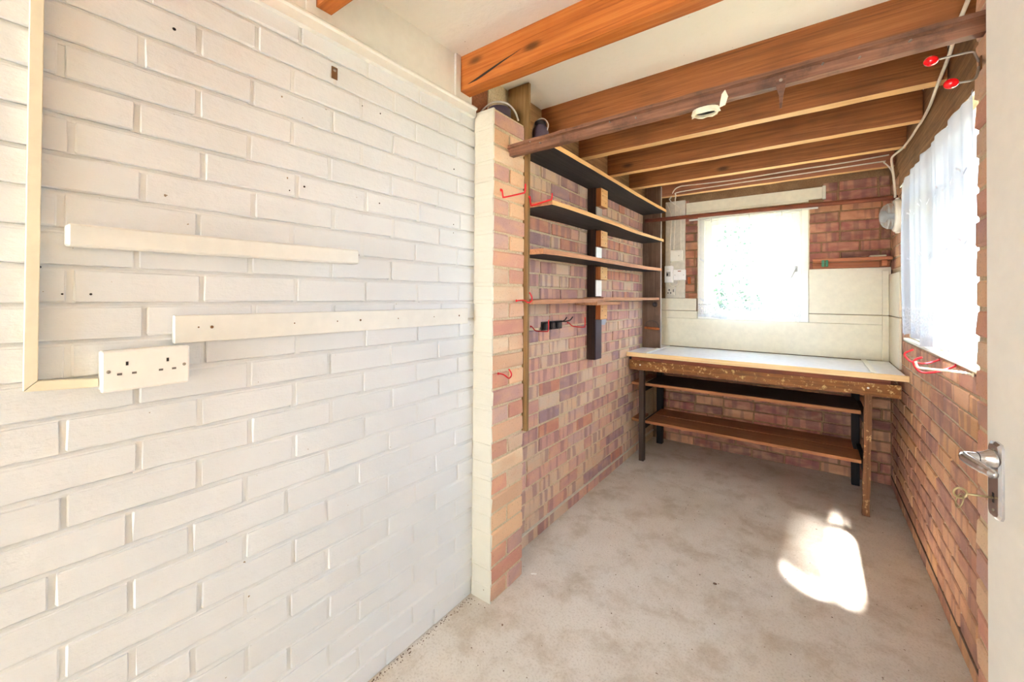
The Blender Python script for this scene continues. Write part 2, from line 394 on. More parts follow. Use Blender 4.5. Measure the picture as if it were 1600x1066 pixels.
# ------------------------------------------------------------------ bricks
BL, BH, JT, CO = .215, .065, .010, .0753
def brick_variants(n_, length, depth, bev, jit, rough_edge=.0):
    out = []
    for k in range(n_):
        bm = bmesh.new(); add_box(bm, -length/2, length/2, -.0, depth, 0, BH, bev)
        for v in bm.verts:
            v.co.x += random.uniform(-jit, jit); v.co.z += random.uniform(-jit, jit)
            if v.co.y < depth*.5: v.co.y += random.uniform(-jit*.8, jit*.5)
        out.append(finish(bm))
    return out
PROTO = {}
def proto(key, length, m, bev, jit, depth=.045, n_=6):
    if key not in PROTO:
        PROTO[key] = brick_variants(n_, length, depth, bev, jit)
        for me in PROTO[key]: me.materials.append(m)
    return PROTO[key]
PERPENDS = []
def lay(parent, axis, face, s0, s1, z0, courses, m, key, holes=(), bond='stretcher', bev=.004, jit=.0016, proud=.0, zmax=None, phase=0.0):
    """lay courses of single bricks. axis: 'L' wall facing +x (runs along y), 'R' facing -x, 'B' facing -y (runs along x).
    holes: (s0, s1, z0, z1) areas that get no brick"""
    rot = {'L': PI/2, 'R': -PI/2, 'B': 0}[axis]
    made = 0
    for c in range(courses):
        zb = z0 + c*CO
        if zmax and zb+BH*.6 > zmax: break
        hb = min(BH, (zmax-zb)) if zmax else BH
        if bond == 'pier':
            runs = [(s0, s1)] if c % 2 else [(s0, (s0+s1)/2-JT/2), ((s0+s1)/2+JT/2, s1)]
        else:
            off = s0 - BL - JT + phase + (0 if c % 2 else (BL+JT)/2) + random.uniform(-.012, .012)
            runs = []; x = off
            while x < s1:
                if bond == 'mixed' and random.random() < .22:
                    ln = (BL-JT)/2
                else: ln = BL
                ln *= random.uniform(.985, 1.01)
                runs.append((x, x+ln)); x += ln+JT
        if key == 'white': PERPENDS.extend(((p[1], q[0], zb) for p, q in zip(runs, runs[1:])))
        blocked = [h for h in holes if zb < h[3]-.012 and zb+BH > h[2]+.012]
        for x0, x1 in runs:
            segs = [(max(x0, s0), min(x1, s1))]
            for h in blocked:
                ns = []
                for q0, q1 in segs:
                    if h[1] <= q0 or h[0] >= q1: ns.append((q0, q1)); continue
                    if h[0] > q0: ns.append((q0, h[0]))
                    if h[1] < q1: ns.append((h[1], q1))
                segs = ns
            for q0, q1 in segs:
                ln = q1-q0
                if ln < .022: continue
                half = ln < .15
                vs_ = proto(key+('_h' if half else ''), .1025 if half else BL, m, bev, jit)
                o = bpy.data.objects.new('brick', random.choice(vs_)); COL.objects.link(o); o.parent = parent
                mid = (q0+q1)/2; pr = proud + random.uniform(-.0015, .0015)
                loc = {'L': (face+pr, mid, zb), 'R': (face-pr, mid, zb), 'B': (mid, face-pr, zb)}[axis]
                o.location = Vector(loc) - parent.location
                o.rotation_euler = (random.uniform(-.006, .006), random.uniform(-.008, .008), rot + random.uniform(-.006, .006) + (0))
                o.scale = (ln/(.1025 if half else BL), 1, hb/BH)
                made += 1
    return made
def wall_shell(name, boxes, m, label, cat='wall'):
    bm = bmesh.new()
    for b in boxes: add_box(bm, *b)
    o = link(name, finish(bm), m); tag(o, label, cat, kind='structure'); return o

# ------------------------------------------------------------------ the setting: floor, walls, ceiling
fl = wall_shell('floor', [(L-.12, R+.13, YN-.1, YB+.13, -.12, 0)], M['floor'], 'worn pale concrete floor with scuffs and dusty patches', 'floor')
ce = wall_shell('ceiling', [(L-.12, R+.13, YN-.1, YB+.13, ZC, ZC+.12)], M['ceiling'], 'off-white boarded ceiling above the timber joists', 'ceiling')

wl_ = wall_shell('wall_left', [(L-.12, L-.012, YN-.1, PY0+.1, 0, 2.085)], M['white_joint'], 'white painted brick wall along the near side of the room')
lay(wl_, 'L', L, -.14, PY0+.003, .004, 28, M['white_paint'], 'white', bev=.0026, jit=.0016, phase=.05)
bm = bmesh.new()                       # weather-struck painted joints: deep under each brick, flush on the one below
for c in range(28):
    z0_, z1_ = .004+c*CO+BH-.004, .004+(c+1)*CO+.0035
    n_ = 34; rows = []
    for i in range(n_+1):
        y = -.14+(PY0+.14)*i/n_; j_ = random.uniform(-.0008, .0008)
        rows.append([bm.verts.new((L-.013, y, z0_)), bm.verts.new((L-.0022+j_, y, z0_)), bm.verts.new((L-.0026+j_, y, z0_+.0055)), bm.verts.new((L-.0115+j_, y, z1_)), bm.verts.new((L-.013, y, z1_))])
    for A, C_ in zip(rows, rows[1:]):
        for k in range(4): bm.faces.new((A[k], C_[k], C_[k+1], A[k+1]))
for y0_, y1_, zb in PERPENDS:
    if y1_ > PY0 or y0_ < -.14: continue
    add_box(bm, L-.013, L-random.uniform(.0022, .0052), y0_-.004, y1_+.004, zb-.002, zb+BH+.002)
q = link('pointing', finish(bm), M['white_joint'], wl_); q['kind'] = 'stuff'
box('near_plaster', L-.0121, L-.0005, YN, -.145, 0, 2.083, M['white_paint'], wl_)
box('fascia', L-.12, L-.002, YN-.1, 1.33, 2.085, ZC, M['trim_white'], wl_)
for (yy, zz, rr) in ((.295, 1.921, .006), (.602, 1.62, .005), (.56, 1.60, .003), (.095, 1.352, .004), (.125, 1.30, .003), (.165, 1.30, .004), (.79, 1.93, .003), (.86, 1.93, .004), (.86, 1.62, .004), (1.22, 1.83, .005), (1.22, 1.60, .004), (1.22, 1.565, .003)):
    me = lathe_me([(0, .0012), (rr*.5, .0012), (rr*.62, 0)], 10)
    o = link('screw_hole', me, M['slot'], wl_); o.location = (L+.0015, yy, zz); o.rotation_euler = (0, PI/2, 0)

wa = wall_shell('wall_alcove', [(L-.12, L-.006, PY0+.1, YB+.13, 0, ZC)], M['mortar'], 'bare mauve and tan brick wall behind the hanging shelves')
n1 = lay(wa, 'L', L, PY1-.02, YB+.01, .004, 30, M['brick_alcove'], 'alcove', bond='mixed', bev=.004, jit=.0024,
         holes=[(3.5, 3.95, -1, .85), (3.56, 3.95, .85, 3)], zmax=2.10)
box('wall_plate', L-.004, L+.020, PY1+.022, YB-.002, 2.10, ZC-.002, M['lintel'], wa)
box('damp_strip', L-.01, L+.0075, PY1, YB-.02, .071, .079, M['damp_strip'], wa)

wb = wall_shell('wall_back', [(L-.12, -.805, YB+.006, YB+.12, 0, ZC), (-.04, R+.13, YB+.006, YB+.12, 0, ZC), (-.805, -.04, YB+.006, YB+.12, 0, 1.135), (-.805, -.04, YB+.006, YB+.12, 2.0, ZC)],
                M['mortar_back'], 'red-brown brick end wall around the small window')
n2 = lay(wb, 'B', YB, L+.02, R-.002, .004, 30, M['brick_back'], 'back', bond='mixed', bev=.004, jit=.0022, zmax=2.19,
         holes=[(-.82, -.03, 1.10, 2.02), (-1.30, .5, .84, 1.28), (-.03, .5, 1.2, 1.50), (-1.30, -1.11, .84, 3), (-1.09, -.93, 1.3, 2.17), (-.90, .06, 2.07, 2.15)])
wr = wall_shell('wall_right', [(R+.006, R+.07, 1.33, YB+.13, 0, 1.08), (R+.006, R+.07, 3.30, YB+.13, 1.08, ZC), (R+.006, R+.07, 1.33, YB+.13, 2.0, ZC), (R+.006, R+.07, 1.33, 1.58, 1.08, 2.0),
                               (R+.006, R+.07, YN-.1, .50, 0, ZC), (R+.006, R+.07, .50, 1.33, 2.03, ZC)], M['mortar'], 'orange-brown brick wall under the net-curtained side window')
n3 = lay(wr, 'R', R, 1.56, YB-.002, .004, 30, M['brick_right'], 'right', bond='mixed', bev=.004, jit=.0024,
         holes=[(1.4, 3.30, 1.06, 2.12), (3.45, 3.9, .86, 1.48)], zmax=2.19)
box('damp_strip', R-.003, R+.008, 1.56, YB-.02, .071, .079, M['dark_board'], wr)
wn_ = wall_shell('wall_near', [(L-.12, -1.05, YN-.12, YN, 0, ZC), (.28, R+.13, YN-.12, YN, 0, ZC), (-1.05, .28, YN-.12, YN, 1.98, ZC)], M['white_joint'], 'white painted end wall with an added, unseen open doorway letting daylight in')  # opening added behind the camera to bring in daylight

wpl = box('wall_plate', L-.118, L-.012, 1.331, PY0+.099, 2.0855, ZC-.001, M['joist_red'], wl_)
tag(wall_shell('wall_sun_block', [(1.50, 1.56, .28, 1.50, -.02, 2.4), (R+.072, 1.50, .28, .34, -.02, 2.4), (R+.072, 1.50, 1.44, 1.50, -.02, 2.4), (R+.072, 1.56, .28, 1.50, 2.4, 2.46), (R+.072, 1.56, .28, 1.50, -.08, -.02)], M['white_joint'], 'added white lobby box blocking sun behind the door that stands ajar'))  # closed box added outside the doorway to keep the sun out
# piers
pl_ = wall_shell('wall_pier_left', [(L-.005, PX-.006, PY0+.005, PY1-.006, 0, PH-.006)], M['mortar'], 'projecting brick pier, its front edge painted white, side bare')
def pier_bricks(parent, key, x_face, y0, y1, courses, bare, painted, sgn, phase):
    """one course is a stretcher along the pier, the next two headers; the painted front is a second material on the end facing the camera"""
    dep = .108
    for c in range(courses):
        zb = .004 + c*CO
        runs = [(y0, y1)] if (c+phase) % 2 else [(y0, (y0+y1)/2-.005), ((y0+y1)/2+.005, y1)]
        for i, (q0, q1) in enumerate(runs):
            bm = bmesh.new(); d = q1-q0
            add_box(bm, -dep+.004, 0, 0, d, 0, min(BH, PH-zb) if courses*CO > PH else BH, .0045)
            for v in bm.verts: v.co += Vector((random.uniform(-.0025, .002), random.uniform(-.0022, .0022), random.uniform(-.002, .002)))
            if sgn < 0:
                for v in bm.verts: v.co.x = -v.co.x
            bmesh.ops.recalc_face_normals(bm, faces=bm.faces)
            me = finish(bm); me.materials.append(bare)
            if i == 0 and painted is not None:
                me.materials.append(painted)
                for p in me.polygons:
                    if p.normal.y < -.25: p.material_index = 1
            o = bpy.data.objects.new('brick', me); COL.objects.link(o); o.parent = parent; o.location = Vector((x_face+random.uniform(-.002, .002), q0, zb)) - parent.location
pier_bricks(pl_, 'pier', PX, PY0, PY1, 28, M['brick_pier'], M['pier_paint'], 1, 0)
# painted joints on the white front of the pier
box('painted_joint', L-.002, PX-.004, PY0+.002, PY0+.012, 0, PH-.004, M['pier_paint'], pl_)
PRX = .335
pr_ = wall_shell('wall_pier_right', [(PRX+.006, R+.02, 1.335, 1.55-.0015, 0, ZC)], M['mortar'], 'projecting bare brick pier beside the open door')
pier_bricks(pr_, 'pier', PRX, 1.33, 1.55, 30, M['brick_pier'], None, -1, 1)

# timber trim at the head of the white wall
prof = [(0, 0), (.022, 0), (.022, .028), (.030, .032), (.030, .038), (.012, .052), (0, .052)]
bm = bmesh.new(); A = [bm.verts.new((L+p[0]-.002, YN, 2.083+p[1])) for p in prof]; B = [bm.verts.new((L+p[0]-.002, 1.335, 2.083+p[1])) for p in prof]
bm.faces.new(A); bm.faces.new(B[::-1])
for i in range(len(prof)): bm.faces.new((A[i], B[i], B[(i+1) % len(prof)], A[(i+1) % len(prof)]))
tag(link('trim_1', finish(bm), M['trim_white']), 'off-white moulded timber strip along the top of the white wall', 'trim', kind='structure')
t2 = box('trim_2', L-.002, L+.008, 1.222, 1.250, 2.135, ZC, M['trim_white']); tag(t2, 'narrow white upright strip beside the end of the orange joist', 'trim', kind='structure')
t3 = box('trim_3', L-.002, L+.008, .600, .628, 2.135, ZC, M['trim_white']); tag(t3, 'short white upright strip beside the joist end at the picture top', 'trim', kind='structure')

# ------------------------------------------------------------------ joists
def joist(y0, w, side, under, x0=L-.004, x1=.4235, z0=JZ, z1=ZC, sag=0.0):
    bm = bmesh.new(); n_ = 14; rings = []
    for i in range(n_+1):
        x = x0+(x1-x0)*i/n_; j = [random.uniform(-.0016, .0016) for _ in range(4)]
        rings.append([bm.verts.new((x-(x0+x1)/2, -w/2+j[0], j[2]-0)), bm.verts.new((x-(x0+x1)/2, w/2+j[1], j[3])),
                      bm.verts.new((x-(x0+x1)/2, w/2, z1-z0)), bm.verts.new((x-(x0+x1)/2, -w/2, z1-z0))])
    for A, B in zip(rings, rings[1:]):
        for k in range(4): bm.faces.new((A[k], B[k], B[(k+1) % 4], A[(k+1) % 4]))
    bm.faces.new(rings[0][::-1]); bm.faces.new(rings[-1])
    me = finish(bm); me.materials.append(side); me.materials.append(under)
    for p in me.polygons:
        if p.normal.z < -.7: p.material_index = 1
    o = bpy.data.objects.new('ceiling_joist', me); COL.objects.link(o); o.location = ((x0+x1)/2, y0+w/2, z0)
    return o
JS = [(.632, .05, 'joist_orange', 'joist_orange', 'orange stained ceiling joist at the picture top, over the white wall'),
      (1.255, .062, 'joist_orange', 'joist_orange', 'bright orange stained ceiling joist just before the brick pier'),
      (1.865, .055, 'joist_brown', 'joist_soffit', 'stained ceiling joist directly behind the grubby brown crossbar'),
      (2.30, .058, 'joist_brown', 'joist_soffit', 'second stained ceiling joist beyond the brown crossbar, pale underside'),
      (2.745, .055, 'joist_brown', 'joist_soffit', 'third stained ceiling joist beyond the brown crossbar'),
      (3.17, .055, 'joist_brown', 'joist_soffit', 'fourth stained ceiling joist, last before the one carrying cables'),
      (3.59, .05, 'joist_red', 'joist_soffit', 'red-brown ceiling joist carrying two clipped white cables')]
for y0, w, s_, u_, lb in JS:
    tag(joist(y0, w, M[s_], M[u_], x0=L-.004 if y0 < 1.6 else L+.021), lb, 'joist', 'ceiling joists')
tag(joist(.02, .05, M['joist_orange'], M['joist_orange']), 'orange stained ceiling joist directly overhead at the viewpoint', 'joist', 'ceiling joists')

ja = bpy.data.objects['ceiling_joist.001']
me = prism_me([(0, 0), (.09, .020), (.17, .036), (.27, .052), (.19, .034), (.10, .012), (.05, .002)], .0014); q = link('split', me, M['slot'], ja); q.location = Vector((-1.16, 1.2535, 2.186))-ja.location
bm = bmesh.new(); pts = [(0, 0), (.06, .012), (.13, .006), (.16, .03), (.15, .07), (.08, .062), (.02, .075), (-.01, .04)]
bm.faces.new([bm.verts.new((0, p[0], p[1])) for p in pts]); bmesh.ops.recalc_face_normals(bm, faces=bm.faces)
q = link('paint_smear', finish(bm), plain('blue_grey_paint_smear', (176, 186, 198), .6), wa); q.location = (L+.0035, 2.62, 1.10)
# ------------------------------------------------------------------ crossbar between the piers
bm = bmesh.new(); n_ = 30; rings = []
x0, x1 = PX-.012, PRX+.012
for i in range(n_+1):
    t = i/n_; x = x0+(x1-x0)*t; z = 1.931+.018*t; q = [random.uniform(-.0018, .0018) for _ in range(6)]
    # rebated bar: a thin upright face with a lip along the top
    prof = [(0, .0), (.030, 0), (.030, .046), (-.012, .046), (-.012, .034), (0, .030)]
    rings.append([bm.verts.new((x, 1.462+p[0]+q[k]*.6, z+p[1]+q[k])) for k, p in enumerate(prof)])
for A, B in zip(rings, rings[1:]):
    for k in range(6): bm.faces.new((A[k], B[k], B[(k+1) % 6], A[(k+1) % 6]))
bm.faces.new(rings[0][::-1]); bm.faces.new(rings[-1])
cb_ = link('crossbar', finish(bm), M['crossbar'])
for x_, z_ in ((-.98, .028), (-.93, .012), (-.62, .02), (-.52, .01), (.02, .022), (.10, .012), (.20, .02)):
    q = link('nail', tube_me([(x_, 1.461, 1.94+z_+.012*(x_+1.1)/1.4), (x_+.002, 1.449, 1.938+z_+.012*(x_+1.1)/1.4)], [.0022, .0028], 8), M['steel'], cb_)
tag(cb_, 'grubby brown rebated timber bar spanning between the two brick piers', 'crossbar')

# broken white fitting remains and pointed plate on the crossbar
br = empty('broken_ceiling_rose', (-.29, 1.475, 1.93)); tag(br, 'broken white fitting with jagged rim and dark hollow under the crossbar', 'ceiling rose')
bm = bmesh.new(); rim = []; inner = []; top = []
for k in range(20):
    an = 2*PI*k/20; jr = random.uniform(.85, 1.12)
    rim.append(bm.verts.new((.046*jr*math.cos(an), .030*jr*math.sin(an), -.018*random.uniform(.6, 1.1))))
    inner.append(bm.verts.new((.034*jr*math.cos(an), .021*jr*math.sin(an), -.016))); top.append(bm.verts.new((.040*math.cos(an), .026*math.sin(an), .002)))
for k in range(20):
    k2 = (k+1) % 20
    bm.faces.new((rim[k], rim[k2], inner[k2], inner[k])); bm.faces.new((top[k], top[k2], rim[k2], rim[k]))
bm.faces.new(top)
link('rim', finish(bm), M['paper'], br)
bm = bmesh.new(); bm.faces.new([bm.verts.new((.033*math.cos(2*PI*k/16), .02*math.sin(2*PI*k/16), -.008)) for k in range(16)])
link('hollow', finish(bm), M['slot'], br)
me = prism_me([(.045, .0), (.062, .004), (.070, .03), (.062, .052), (.052, .04), (.048, .02)], .004); link('flap', me, M['paper'], br).location = (0, -.022, -.012)
me = prism_me([(-.012, 0), (.012, 0), (.012, -.03), (.006, -.055), (.002, -.095), (-.003, -.095), (-.005, -.055), (-.012, -.03)], .004)
sp_ = link('pointed_hanger_plate', me, M['crossbar']); sp_.location = (-.078, 1.444, 1.962); tag(sp_, 'brown pointed metal hanger plate fixed to the crossbar', 'hanger')
me = lathe_me([(0, .003), (.004, .002), (.005, 0)], 10); o = link('screw', me, M['steel'], sp_); o.location = (0, -.0002, -.012); o.rotation_euler = (PI/2, 0, 0)

# ------------------------------------------------------------------ plank behind pier and shelf posts
o = box('support_plank', L+.004, PX+.018, PY1+.002, PY1+.020, .672, ZC-.002, M['plank_brown'], bev=.002)
tag(o, 'tall olive-brown plank standing against the back of the brick pier', 'plank')
eb = box('end_board', L+.003, -1.048, 3.55, 3.575, .872, 2.26, M['dark_board'], bev=.002); tag(eb, 'dark brown upright board carrying the far shelf ends above the worktop', 'board')
box('lit_edge', -1.0478, -1.0455, 3.551, 3.574, .874, 2.25, M['wire_grey'], eb)  # thin pale strip painted in as the board's lit edge
me = lathe_me([(.012, 0), (.02, .004), (.022, .010), (.014, .014), (.006, .009), (0, .009)], 18); o = link('knob', me, M['dark_metal'], eb); o.location = Vector((-1.09, 3.549, 1.246))-eb.location; o.rotation_euler = (PI/2, 0, 0)
# wire-handled dowel hanging on it
dh = empty('paint_pot_handle', (-1.115, 3.536, 1.042)); tag(dh, 'wooden grip with a wire hoop hanging on the dark end board', 'handle')
me = tube_me([(-.06, 0, .002), (.062, 0, -.002)], .011, 12); link('grip', me, M['block_dark'], dh)
me = tube_me([(.062*math.cos(t), -.002, .004+.062*math.sin(t)) for t in [PI*k/14 for k in range(15)]], .0022, 6); link('hoop', me, M['dark_metal'], dh)

sb = empty('shelf_upright', (L+.03, 2.50, .90)); tag(sb, 'dark upright batten on the brick wall carrying the shelves midway', 'batten')
box('upright', L+.004, L+.060, 2.462, 2.556, .895, 2.03, M['dark_wood'], sb, .002)
for zt, hh, m_ in ((2.014, .118, 'block'), (1.738, .105, 'block'), (1.502, .085, 'block'), (1.2535, .095, 'block')):
    b_ = box('bearer_block', L+.0605, L+.096, 2.470, 2.578, zt-hh, zt, M['block_dark'], sb, .0015)
    b_.data.materials.append(M[m_])
    for p in b_.data.polygons:
        if p.normal.x > .8: p.material_index = 1
    for k in range(3):
        me = lathe_me([(0, .0008), (.003, .0008), (.0036, 0)], 8); q = link('nail_hole', me, M['slot'], b_); q.location = (.0178, (-.028, -.026, .022)[k], (.85, .6, .25)[k]*hh); q.rotation_euler = (0, PI/2, 0)
for z0_, z1_, m_ in ((1.80, 1.895, 'wire_grey'), (1.556, 1.632, 'trim_white'), (1.31, 1.416, 'trim_white')):
    box('painted_packing', L+.0605, L+.067, 2.466, 2.552, z0_, z1_, M[m_], sb, .0015)
box('cover_strip', L+.0605, L+.067, 2.464, 2.554, .897, 1.157, M['purple'], sb, .0015)

# ------------------------------------------------------------------ shelves
def shelf(name, yn, xn, zn, yf, xf, zf, th, label, warp=.004, edge='block', parent=None, seg=16):
    bm = bmesh.new(); rings = []
    for i in range(seg+1):
        t = i/seg; y = yn+(yf-yn)*t; xx = xn+(xf-xn)*t+random.uniform(-.0012, .0012); z = zn+(zf-zn)*t + warp*math.sin(t*PI*2+.4)
        rings.append([bm.verts.new((L+.002, y, z)), bm.verts.new((xx, y, z+random.uniform(-.001, .001))), bm.verts.new((xx, y, z-th+random.uniform(-.0012, .0012))), bm.verts.new((L+.002, y, z-th))])
    for A, B in zip(rings, rings[1:]):
        for k in range(4): bm.faces.new((A[k], B[k], B[(k+1) % 4], A[(k+1) % 4]))
    bm.faces.new(rings[0][::-1]); bm.faces.new(rings[-1])
    me = finish(bm)
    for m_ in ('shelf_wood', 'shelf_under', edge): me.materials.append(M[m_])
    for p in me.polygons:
        if p.normal.z < -.7: p.material_index = 1  # downward faces take a darker wood, front edges their own tone
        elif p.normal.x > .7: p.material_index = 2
    o = bpy.data.objects.new(name, me); COL.objects.link(o)
    if parent: o.parent = parent
    else: tag(o, label, 'shelf', 'shelves on the brick alcove wall')
    return o
shelf('wall_shelf', 1.607, -1.0, 2.040, 3.548, -1.0, 2.046, .024, 'widest top shelf with dark underside, just under the joists', .002)
shelf('wall_shelf', 1.607, -.960, 1.745, 3.545, -1.02, 1.797, .022, 'second shelf down on the brick wall, dark underneath with pale edge', .004)
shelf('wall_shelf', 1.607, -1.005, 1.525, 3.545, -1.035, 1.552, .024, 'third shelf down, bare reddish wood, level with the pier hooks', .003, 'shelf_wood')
s4 = empty('wall_shelf', (0, 0, 0)); s4.location = (0, 0, 0); tag(s4, 'lowest and narrowest shelf, two lapped reddish planks above the wall hooks', 'shelf', 'shelves on the brick alcove wall')
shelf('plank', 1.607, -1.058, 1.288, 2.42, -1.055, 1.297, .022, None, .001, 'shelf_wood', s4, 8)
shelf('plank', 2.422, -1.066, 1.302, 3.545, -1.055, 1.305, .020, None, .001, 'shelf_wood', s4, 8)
b_ = box('lap_block', L+.003, -1.048, 2.29, 2.66, 1.2545, 1.2755, M['shelf_wood'], s4, .002)

# ------------------------------------------------------------------ objects at the top of the pier and on the top shelf
rl = empty('tape_roll', (-1.155, 1.46, PH)); tag(rl, 'dark purple roll lying on the pier top, half hidden', 'roll')
bm = bmesh.new(); lathe_me([(.02, 0), (.05, 0), (.054, .004), (.054, .036), (.05, .040), (.02, .040), (.02, 0)], 28, bm)
link('roll', finish(bm, True), M['purple'], rl)
me = tube_me([(-.05, -.075, .004), (-.048, -.05, .035), (-.01, -.03, .062), (.03, .01, .062), (.05, .05, .036), (.046, .085, .004)], .0045, 8, smooth_n=5)
o = link('loose_cable', me, M['wire_grey']); o.location = (-1.155, 1.46, PH+.0045); tag(o, 'grey cable looped over the dark roll on the pier top', 'cable')
jr = empty('dark_jar', (-1.085, 1.70, 2.042)); tag(jr, 'dark purple jar behind the plank on the top shelf', 'jar')
link('body', lathe_me([(0, 0), (.036, 0), (.04, .006), (.041, .07), (.036, .09), (.026, .10), (.026, .104), (0, .104)], 24), M['purple'], jr)
link('lid', lathe_me([(.028, .1045), (.029, .12), (.026, .123), (0, .123)], 24), M['dark_metal'], jr)
link('wire_bail', tube_me([(.034, 0, .06), (.045, 0, .10), (.02, 0, .135), (-.02, 0, .135), (-.045, 0, .10), (-.034, 0, .06)], .0025, 6, smooth_n=4), M['wire_grey'], jr)

# ------------------------------------------------------------------ fittings on the white wall
bm = bmesh.new(); add_box(bm, 0, .040, 0, .632, 0, .044, .004)
for v in bm.verts: v.co.z += .008*v.co.y/.632
o = link('wall_batten', finish(bm), M['trim_white']); o.location = (L+.002, .126, 1.394); tag(o, 'thick short white-painted batten, upper of two on the white wall', 'batten')
o = box('wall_batten', L+.002, L+.019, .299, PY0-.055, 1.187, 1.252, M['trim_white'], bev=.0015); tag(o, 'long thin white board, lower batten beside the double socket', 'batten')
for yy, zz, rr in ((.345, 1.223, .002), (.372, 1.222, .0038), (.57, 1.222, .002), (.70, 1.222, .002), (.78, 1.222, .0035), (.93, 1.222, .002), (1.1, 1.222, .002), (1.24, 1.222, .0035)):
    q = link('nail_head', lathe_me([(0, .001), (rr*.8, .001), (rr, 0)], 10), M['rust'], o); q.location = Vector((L+.0192, yy, zz))-o.location; q.rotation_euler = (0, PI/2, 0)
tk = empty('cable_trunking', (L, .085, 1.117)); tag(tk, 'cream plastic cable trunking dropping to the double socket', 'trunking')
me = prism_me([(0, 0), (.018, .018), (.018, .968), (0, .968)], .016, .001); q = link('vertical_run', me, M['cream'], tk); q.rotation_euler = (0, 0, PI/2); q.location = (.018, -.009, 0)
me = prism_me([(.0006, -.0006), (.10, -.008), (.10, .0095), (.0186, .0175)], .016, .001); q = link('horizontal_run', me, M['cream'], tk); q.rotation_euler = (0, 0, PI/2); q.location = (.018, -.009, 0)

so = empty('double_socket', (L+.002, .2485, 1.1415)); tag(so, 'white double three-pin wall socket on the white brick wall', 'socket')
bm = bmesh.new(); add_box(bm, 0, .034, -.071, .071, -.041, .041, .003); link('back_box', finish(bm), M['plastic'], so)
bm = bmesh.new(); add_box(bm, .0342, .042, -.073, .073, -.0425, .0425, .0032); fp = link('face_plate', finish(bm), M['plastic_pure'], so)
for yc in (-.034, .033):
    for (dy, dz, w_, h_, mm) in ((0, .014, .0042, .008, 'slot'), (-.0115, -.007, .0075, .0042, 'slot_grey'), (.0115, -.007, .0075, .0042, 'slot_grey')):
        bm = bmesh.new(); add_box(bm, .0419, .0424, yc+dy-w_/2, yc+dy+w_/2, dz-h_/2, dz+h_/2); link('pin_slot', finish(bm), M[mm], fp)
for yc in (-.062, .063):
    q = link('screw', lathe_me([(0, .0012), (.0028, .0010), (.0034, 0)], 12), M['steel'], fp); q.location = (.0420, yc, .0); q.rotation_euler = (0, PI/2, 0)
so.rotation_euler = (.006, 0, 0)
bp = empty('mirror_plate', (L+.002, .691, 1.994)); tag(bp, 'small rusty metal plate screwed high on the white wall', 'plate')
bm = bmesh.new(); add_box(bm, 0, .002, -.010, .010, -.019, .019, .0008); link('plate', finish(bm), M['rust'], bp)
q = link('screw', lathe_me([(0, .0025), (.004, .0016), (.0055, 0)], 12), M['steel'], bp); q.location = (.002, 0, .009); q.rotation_euler = (0, PI/2, 0)

# ------------------------------------------------------------------ hooks
def hook(name, pts, rad, m, label, grp, plate=None, base_dir=None):
    o = Vector(pts[0]); e = empty(name, o); tag(e, label, 'hook', grp)
    link('wire', tube_me(rel(pts, o), rad, 8, smooth_n=5), m, e)
    # collar where it enters the wall
    me = lathe_me([(rad*1.9, 0), (rad*1.9, .002), (rad*1.1, .004), (0, .004)], 12); c_ = link('collar', me, m, e)
    c_.rotation_euler = (0, PI/2, 0) if base_dir == 'L' else (0, -PI/2, 0)
    return e
G1 = 'red tool hooks on the pier'; G2 = 'red cup hooks on the pier'
hook('tool_hook', [(PX+.001, 1.40, 1.766), (PX+.008, 1.40, 1.764), (PX+.013, 1.40, 1.737), (PX+.022, 1.40, 1.732), (-.985, 1.40, 1.735), (-.968, 1.40, 1.740), (-.965, 1.40, 1.772)], .0036, M['red_wire'], 'long red hook near the white edge of the pier', G1, base_dir='L')
hook('tool_hook', [(PX+.019, 1.594, 1.772), (PX+.025, 1.592, 1.770), (PX+.030, 1.59, 1.738), (PX+.042, 1.588, 1.729), (-.965, 1.58, 1.738), (-.947, 1.58, 1.742), (-.944, 1.58, 1.768)], .0036, M['red_wire'], 'long red hook at the plank end of the second shelf', G1, base_dir='L')
hook('cup_hook', [(PX+.001, 1.52, 1.284), (-1.06, 1.52, 1.286), (-1.045, 1.52, 1.284), (-1.028, 1.52, 1.276), (-1.012, 1.52, 1.284), (-1.009, 1.52, 1.30), (-1.022, 1.52, 1.322)], .003, M['red_wire'], 'small red cup hook level with the lowest shelf', G2, base_dir='L')
hook('cup_hook', [(PX+.001, 1.39, .970), (-1.07, 1.39, .970), (-1.055, 1.39, .965), (-1.038, 1.39, .957), (-1.026, 1.39, .966), (-1.024, 1.39, .979), (-1.037, 1.39, .996)], .003, M['red_wire'], 'small red cup hook low on the pier', G2, base_dir='L')
hook('wall_hook', [(L+.002, 1.80, 1.146), (L+.012, 1.80, 1.144), (L+.032, 1.80, 1.126), (L+.06, 1.80, 1.124), (-1.105, 1.80, 1.125), (-1.094, 1.80, 1.132), (-1.091, 1.80, 1.185)], .003, M['red_wire'], 'red wire hook crossing in front of the black tool clip', 'red hooks under the lowest shelf', base_dir='L')
hook('wall_hook', [(L+.002, 2.20, 1.148), (L+.014, 2.20, 1.146), (L+.034, 2.20, 1.130), (L+.06, 2.20, 1.126), (-1.094, 2.20, 1.126), (-1.085, 2.20, 1.133), (-1.084, 2.20, 1.185)], .003, M['red_wire'], 'red wire hook between the black tool clip and the dark batten', 'red hooks under the lowest shelf', base_dir='L')
hook('wall_hook', [(R-.002, 2.5, 1.045), (.42, 2.5, 1.036), (.39, 2.5, 1.024), (.35, 2.5, 1.027), (.331, 2.5, 1.044), (.327, 2.5, 1.063), (.354, 2.5, 1.082)], .0036, M['red_wire'], 'red wire hook under the net curtain, the one nearer the worktop', 'hooks under the net curtain', base_dir='R')
